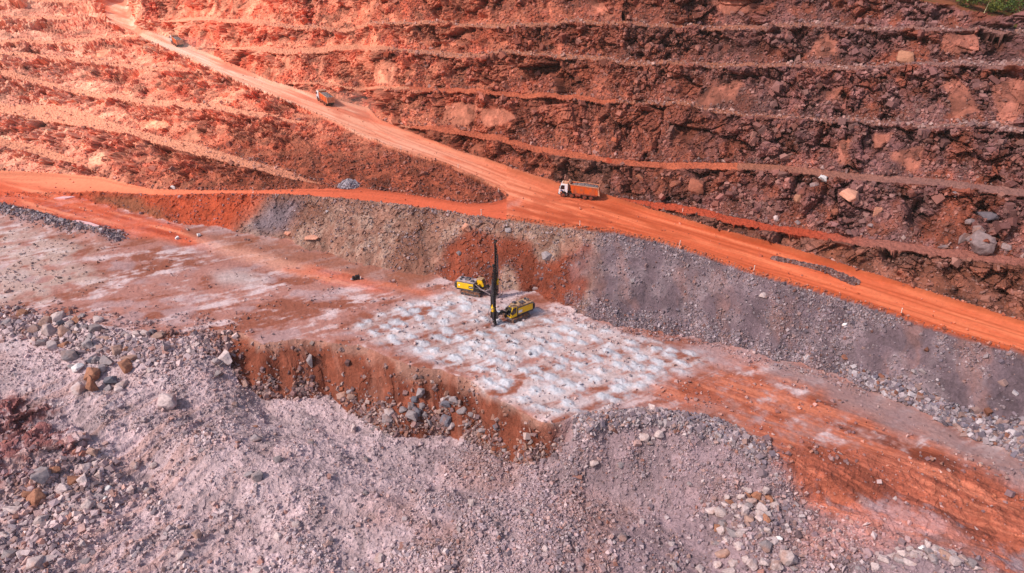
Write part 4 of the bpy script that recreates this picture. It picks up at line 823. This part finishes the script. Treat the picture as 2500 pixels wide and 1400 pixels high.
    # boom and feed carrier
    bo = MB().bar((1.6, -.15, 1.25), (3.0, -.15, 2.1), .42, .34).bar((3.0, -.15, 2.1), (4.25, -.15, 1.75), .36, .32).cyl((3.0, -.15, 2.1), .28, .55, 'y', 14).bar((1.9, -.15, 1.0), (3.3, -.15, 1.6), .15, seg=10).bar((2.2, .15, 1.75), (3.9, .15, 2.3), .14, seg=10).build('boom', M['black'], R0)
    MB().box((4.35, -.15, 1.9), (.35, .75, 1.3), bev=.05).bar((3.2, -.45, 1.2), (4.3, -.45, 1.0), .12, seg=8).build('feed_holder', M['dgrey'], R0)
    # mast
    mb = MB()
    for s in (.21, -.21):
        mb.box((4.66, -.15 + s, 5.9), (.12, .12, 11.2)); mb.box((4.95, -.15 + s, 5.5), (.08, .08, 9.6))
    for k in range(19): mb.box((4.8, -.15, .6 + k*.55), (.36, .46, .07)); mb.bar((4.66, .06, .6 + k*.55), (4.95, .06, 1.1 + k*.5), .05)
    mb.box((4.66, -.15, 5.6), (.07, .40, 10.6)).box((4.72, -.15, 11.35), (.45, .55, .35), bev=.05).cyl((4.8, -.15, 11.5), .26, .3, 'y', 16).box((4.75, -.15, .45), (.55, .6, .5), bev=.05)
    mast = mb.build('mast', M['black'], R0)
    MB().cyl((5.12, .02, 5.0), .075, 7.6, 'z', 10).cyl((5.12, -.3, 5.0), .06, 7.6, 'z', 10).build('drill_rod', M['dgrey'], mast)
    cr = MB()
    for k in range(7):
        a = k/7*2*math.pi; cr.cyl((4.82 + .2*math.cos(a), -.72 + .2*math.sin(a), 3.6), .06, 4.6, 'z', 8)
    for z in (1.5, 3.6, 5.7): cr.cyl((4.82, -.72, z), .30, .10, 'z', 14)
    cr.build('rod_carousel', M['black'], mast)
    MB().box((5.1, -.15, 3.3), (.42, .5, .95), bev=.06).cyl((5.1, -.15, 3.95), .16, .4).build('rotary_head', M['yellow'], mast)
    MB().cyl((4.98, -.15, .32), .34, .55, 'z', 18, .26).build('dust_hood', M['hose'], mast)
    hs = MB()
    hs.tube([(5.2, .1, 3.6)] + [(5.55 + .45*math.sin(a), .25, 2.0 + 1.7*math.cos(a)) for a in np.linspace(.2, 3.0, 14)] + [(5.1, .1, .35)], .07)
    hs.tube([(5.2, -.3, 3.4)] + [(5.4 + .35*math.sin(a), -.5, 2.1 + 1.5*math.cos(a)) for a in np.linspace(.2, 2.9, 14)] + [(5.1, -.3, .4)], .06)
    hs.build('hose_loop', M['hose'], mast)
    h2 = MB()
    for k, y in enumerate((-.62, -.5, -.85)):
        h2.tube([(1.2 + .2*k, y, 1.9), (2.0, y - .05, 1.55 - .1*k), (2.9, y - .1, 1.25 + .1*k), (3.7, y, 1.55 + .2*k), (4.3, y + .1, 2.5 + .4*k)], .055)
    h2.build('hose_bundle', M['hose'], R0)
    MB().tube([(4.9, -.4, .35), (4.4, -.9, .6), (3.4, -1.1, 1.2), (2.0, -1.05, 1.7), (.9, -.9, 2.4)], .10, 10).build('suction_hose', M['hose'], R0)
    return R0
rig = make_rig()
def floorp(u, v): p, n, k = ground(u, v); return p
ctr = floorp(1252, 781); mst = floorp(1206, 793); hd = (mst - ctr); hd.z = 0; hd = hd.normalized()
def setrig(o, um, vm, hd, roll=0):
    m = floorp(um, vm); hd = hd.normalized(); o.location = m - hd*4.95 - Vector((-hd.y, hd.x, 0))*-.15; stand(o, hd, (0, 0, 1)); o.location.z = min(ground(um, vm)[0].z, m.z) + .02
setrig(rig, 1205, 794, Vector((-.78, -.62, 0)))
tag(rig, 'nearer yellow drill rig with dusty roof standing amid the white drill cuttings', 'drill rig', 'drill rigs on the pit floor')
r2 = copy_tree(rig); setrig(r2, 1213, 726, Vector((.93, -.36, 0))); tag(r2, 'farther yellow and grey drill rig parked under the red embankment', 'drill rig')
for ch in r2.children:
    if ch.name.startswith('roof') and not ch.name.startswith('roof_u'): ch.data = ch.data.copy(); ch.data.materials[0] = M['palegrey']
    if ch.name.startswith('guard_rail'): bpy.data.objects.remove(ch)

# ------------------------------------------------------------------ marker posts along the road edges
posts = [(1415, 561, 'white marker post on the road edge right above the red bank'), (1657, 609, 'white marker post between junction and gravel bank on the road edge'), (1838, 671, 'white marker post above the middle of the grey bank'), (2197, 777, 'rightmost white marker post on the lower edge of the haul road'), (1176, 526, 'white marker post on the branch road edge nearest the drill masts'), (1662, 520, 'white marker post on the far side of the haul road'), (1218, 474, 'white marker post at the tip between the two roads'), (1119, 418, 'white marker post on the haul road edge above the junction'), (618, 472, 'white marker post beside the narrow branch road on the left'), (980, 372, 'white marker post on the lower edge of the climbing road')]
pm = MB().bar((0, 0, -.3), (0, 0, 1.25), .13, .11, 8).cyl((0, 0, 1.27), .09, .06, 'z', 10).cyl((0, 0, .02), .16, .10, 'z', 10)
p0 = pm.build('marker_post', M['post'])
for i, (u, v, lab) in enumerate(posts):
    o = p0 if i == 0 else p0.copy()
    if i: COL.objects.link(o)
    o.location = ground(u, v)[0]; o.rotation_euler = (random.uniform(-.06, .06), random.uniform(-.06, .06), 0); tag(o, lab, 'marker post', 'white posts along the road edges')
o = MB().bar((0, 0, -.3), (.55, 0, 2.6), .16, .10, 8).cyl((0, 0, .0), .2, .15, 'z', 8).build('leaning_pole', plain('pale_wood', (226, 206, 160), .8)); o.location = ground(2403, 31)[0]; tag(o, 'thin pale pole leaning in the grass above the rock wall', 'pole')

# ------------------------------------------------------------------ puddles
def puddle(pts, lab):
    P = [ground(u, v)[0] for u, v in pts]; z = sum(p.z for p in P)/len(P) + .16; bm = bmesh.new(); vs = [bm.verts.new((p.x, p.y, z)) for p in P]; bm.faces.new(vs); r = bmesh.ops.extrude_face_region(bm, geom=bm.faces[:])
    bmesh.ops.translate(bm, vec=(0, 0, -.4), verts=[g for g in r['geom'] if isinstance(g, bmesh.types.BMVert)]); bmesh.ops.recalc_face_normals(bm, faces=bm.faces)
    me = bpy.data.meshes.new('water'); bm.to_mesh(me); bm.free(); me.materials.append(M['water']); o = bpy.data.objects.new('water', me); COL.objects.link(o); tag(o, lab, 'puddle', kind='structure')
M['water'] = plain('muddy_water', (236, 180, 176), .12, dirt=(230, 170, 164), spec=.8)
puddle([(168, 542), (190, 540), (222, 548), (247, 556), (240, 560), (214, 558), (186, 550)], 'pale pink puddle between the red ramp and the grey stone ridge')
puddle([(132, 486), (160, 479), (184, 481), (160, 488)], 'small pale puddle on the red turning area')

# ------------------------------------------------------------------ dark machine part left on the floor
e = empty('dumped_machinery', ground(872, 682)[0]); e.rotation_euler = (0, 0, .3); e.scale = (1.15,)*3
MB().box((0, 0, .18), (1.3, .7, .2), bev=.04).box((.1, 0, .5), (.8, .55, .5), (0, .1, .2), bev=.08).cyl((-.55, .05, .38), .24, .5, 'y', 16).cyl((.35, 0, .8), .05, .4).build('engine_block', M['black'], e)
MB().box((-.85, -.1, .2), (.35, .4, .18), (0, .2, .3), bev=.04).build('grey_cover', M['palegrey'], e)
MB().cyl((.62, -.3, .3), .09, .45, 'z', 12).build('white_canister', M['white'], e)
tag(e, 'small dark machine part lying beside the red track on the pit floor', 'machine part')

# ------------------------------------------------------------------ shrubs above the crest
def leaf_mat(name, c1, c2):
    m, nt, b = nodes(name); tc = nt.nodes.new('ShaderNodeTexCoord'); n = nt.nodes.new('ShaderNodeTexNoise'); n.inputs['Scale'].default_value = 1.3; n.inputs['Detail'].default_value = 3; nt.links.new(tc.outputs['Object'], n.inputs['Vector'])
    r = nt.nodes.new('ShaderNodeValToRGB'); r.color_ramp.elements[0].position = .4; r.color_ramp.elements[1].position = .65; r.color_ramp.elements[0].color = c1 + (1,); r.color_ramp.elements[1].color = c2 + (1,)
    nt.links.new(n.outputs['Fac'], r.inputs['Fac']); nt.links.new(r.outputs['Color'], b.inputs['Base Color']); b.inputs['Roughness'].default_value = .6; return m
LG = leaf_mat('dark_leaves', (.02, .05, .008), (.14, .22, .02)); LY = leaf_mat('yellow_leaves', (.06, .09, .012), (.30, .29, .04)); BK = plain('bark', (92, 70, 54), .9)
def shrub(u, v, h, w, mat, lab):
    e = empty('shrub', ground(u, v)[0]); rr = random.Random(int(u*7 + v)); t = MB(); tips = []
    for k in range(6):
        a = rr.uniform(0, 6.3); q = Vector((.45*w*math.cos(a)*rr.random(), .45*w*math.sin(a)*rr.random(), h*rr.uniform(.5, .95))); t.tube([(0, 0, -.3), q*.45 + Vector((0, 0, .15)), q], .05, 5); tips.append(q)
    t.build('stem', BK, e); bm = bmesh.new()
    blobs = [(q + Vector((rr.uniform(-.3, .3)*w, rr.uniform(-.3, .3)*w, rr.uniform(-.35, .1)*h)), rr.uniform(.18, .32)*w) for q in tips for _ in range(3)]
    for (c, r) in blobs:
        for _ in range(110):
            d = Vector((rr.gauss(0, 1), rr.gauss(0, 1), rr.gauss(0, .8))).normalized()*r*rr.uniform(.55, 1.1); p = c + d
            if p.z < .05: continue
            s = rr.uniform(.2, .42); mt = Euler((rr.uniform(-1, 1), rr.uniform(-1, 1), rr.uniform(0, 6.3))).to_matrix()
            bm.faces.new([bm.verts.new(p + mt @ Vector(x)*s) for x in ((-.5, 0, 0), (0, -.32, .05), (.6, 0, 0), (0, .32, .05))])
    me = bpy.data.meshes.new('foliage'); bm.to_mesh(me); bm.free(); me.materials.append(mat); o = bpy.data.objects.new('foliage', me); COL.objects.link(o); o.parent = e
    tag(e, lab, 'shrub', 'shrubs above the crest'); return e
for (u, v, h, w, mt, lab) in [(2342, 7, 3.4, 3.6, LG, 'leftmost dark green shrub on the crest above the rock wall'), (2366, 16, 2.0, 2.6, LY, 'low yellow green shrub at the crest edge beside the leftmost shrub'), (2378, 5, 3.8, 4, LG, 'tall dark shrub on the crest left of the leaning pole'), (2406, 8, 3.2, 3.6, LG, 'dark shrub standing right behind the leaning pole'), (2434, 7, 3.6, 3.6, LY, 'yellowish tall shrub in the middle of the crest thicket'), (2462, 25, 3.2, 3.4, LG, 'dark shrub lower on the crest right of the pole'), (2470, 8, 4, 4.2, LG, 'tall dark shrub behind the lower ones near the corner'), (2494, 36, 3.4, 3.6, LG, 'dark shrub lowest on the crest, in front of the corner thicket'), (2500, 12, 4.2, 4.4, LY, 'yellow green shrub in the top right corner'), (2420, 27, .9, 1.6, LY, 'small dry tuft at the foot of the leaning pole')]:
    shrub(u, v + 4, h*1.9, w*2.0, mt, lab)

# ------------------------------------------------------------------ dust thrown up behind the climbing trucks
def dust(u0, v0, u1, v1, h, dens, lab):
    a, b = ground(u0, v0)[0], ground(u1, v1)[0]; d = b - a; L = d.length; bm = bmesh.new(); bmesh.ops.create_icosphere(bm, subdivisions=3, radius=1)
    for v in bm.verts: v.co *= 1 + .25*mn.noise(v.co*2.1 + a*.01)
    me = bpy.data.meshes.new('dust_cloud'); bm.to_mesh(me); bm.free(); o = bpy.data.objects.new('dust_cloud', me); COL.objects.link(o); o.location = (a + b)/2 + Vector((0, 0, h*.35)); o.scale = (L/2, h*1.1, h*.7); stand(o, d, (0, 0, 1))
    m = bpy.data.materials.new('dust_air'); m.use_nodes = True; nt = m.node_tree; nt.nodes.clear(); out = nt.nodes.new('ShaderNodeOutputMaterial'); pv = nt.nodes.new('ShaderNodeVolumePrincipled'); pv.inputs['Color'].default_value = (1, .80, .70, 1); pv.inputs['Density'].default_value = dens
    nt.links.new(pv.outputs[0], out.inputs['Volume']); me.materials.append(m); tag(o, lab, 'dust', kind='stuff')
dust(812, 246, 930, 292, 4.5, .012, 'pale dust drifting behind the middle dump truck')
dust(444, 112, 520, 142, 5, .015, 'pale dust drifting behind the farthest dump truck')

# warm dusty air over the pit
lo = float(XYZ[..., 2].min()) - 1
xs = 1500.
bm = bmesh.new(); bmesh.ops.create_cube(bm, size=1); me = bpy.data.meshes.new('haze'); bm.to_mesh(me); bm.free(); hz = bpy.data.objects.new('haze', me); COL.objects.link(hz)
top = float(XYZ[..., 2].max()) + 5; hz.scale = (6000, 6000, top - lo); hz.location = (0, 0, (top + lo)/2)
m = bpy.data.materials.new('dusty_air'); m.use_nodes = True; nt = m.node_tree; nt.nodes.clear(); out = nt.nodes.new('ShaderNodeOutputMaterial'); pv = nt.nodes.new('ShaderNodeVolumePrincipled'); pv.inputs['Color'].default_value = (1, .80, .70, 1); pv.inputs['Density'].default_value = .0001
nt.links.new(pv.outputs[0], out.inputs['Volume']); me.materials.append(m); tag(hz, 'thin warm dusty air filling the open pit', 'haze', kind='stuff')
# ------------------------------------------------------------------ light
def set_light():
    el, az = math.radians(46), math.radians(-114)      # azimuth measured from +Y towards +X
    d = Vector((math.sin(az)*math.cos(el), math.cos(az)*math.cos(el), math.sin(el)))
    sl = bpy.data.lights.new('sun', 'SUN'); so = bpy.data.objects.new('sun', sl); COL.objects.link(so)
    sl.energy = 2.9; sl.angle = math.radians(3.5); sl.color = (1, .93, .85); so.rotation_euler = d.to_track_quat('Z', 'Y').to_euler(); so.location = d*300
    w = bpy.data.worlds.new('World'); scn.world = w; w.use_nodes = True; nt = w.node_tree; bg = nt.nodes['Background']
    sk = nt.nodes.new('ShaderNodeTexSky'); sk.sky_type = 'NISHITA'; sk.sun_disc = False; sk.sun_elevation = el; sk.sun_rotation = az; sk.air_density = 1.0; sk.dust_density = 2.5
    nt.links.new(sk.outputs['Color'], bg.inputs['Color']); bg.inputs['Strength'].default_value = .125
    vs = scn.view_settings; vs.view_transform = 'Standard'; vs.look = 'None'; vs.exposure = .40; vs.gamma = 1; vs.use_curve_mapping = False
set_light()
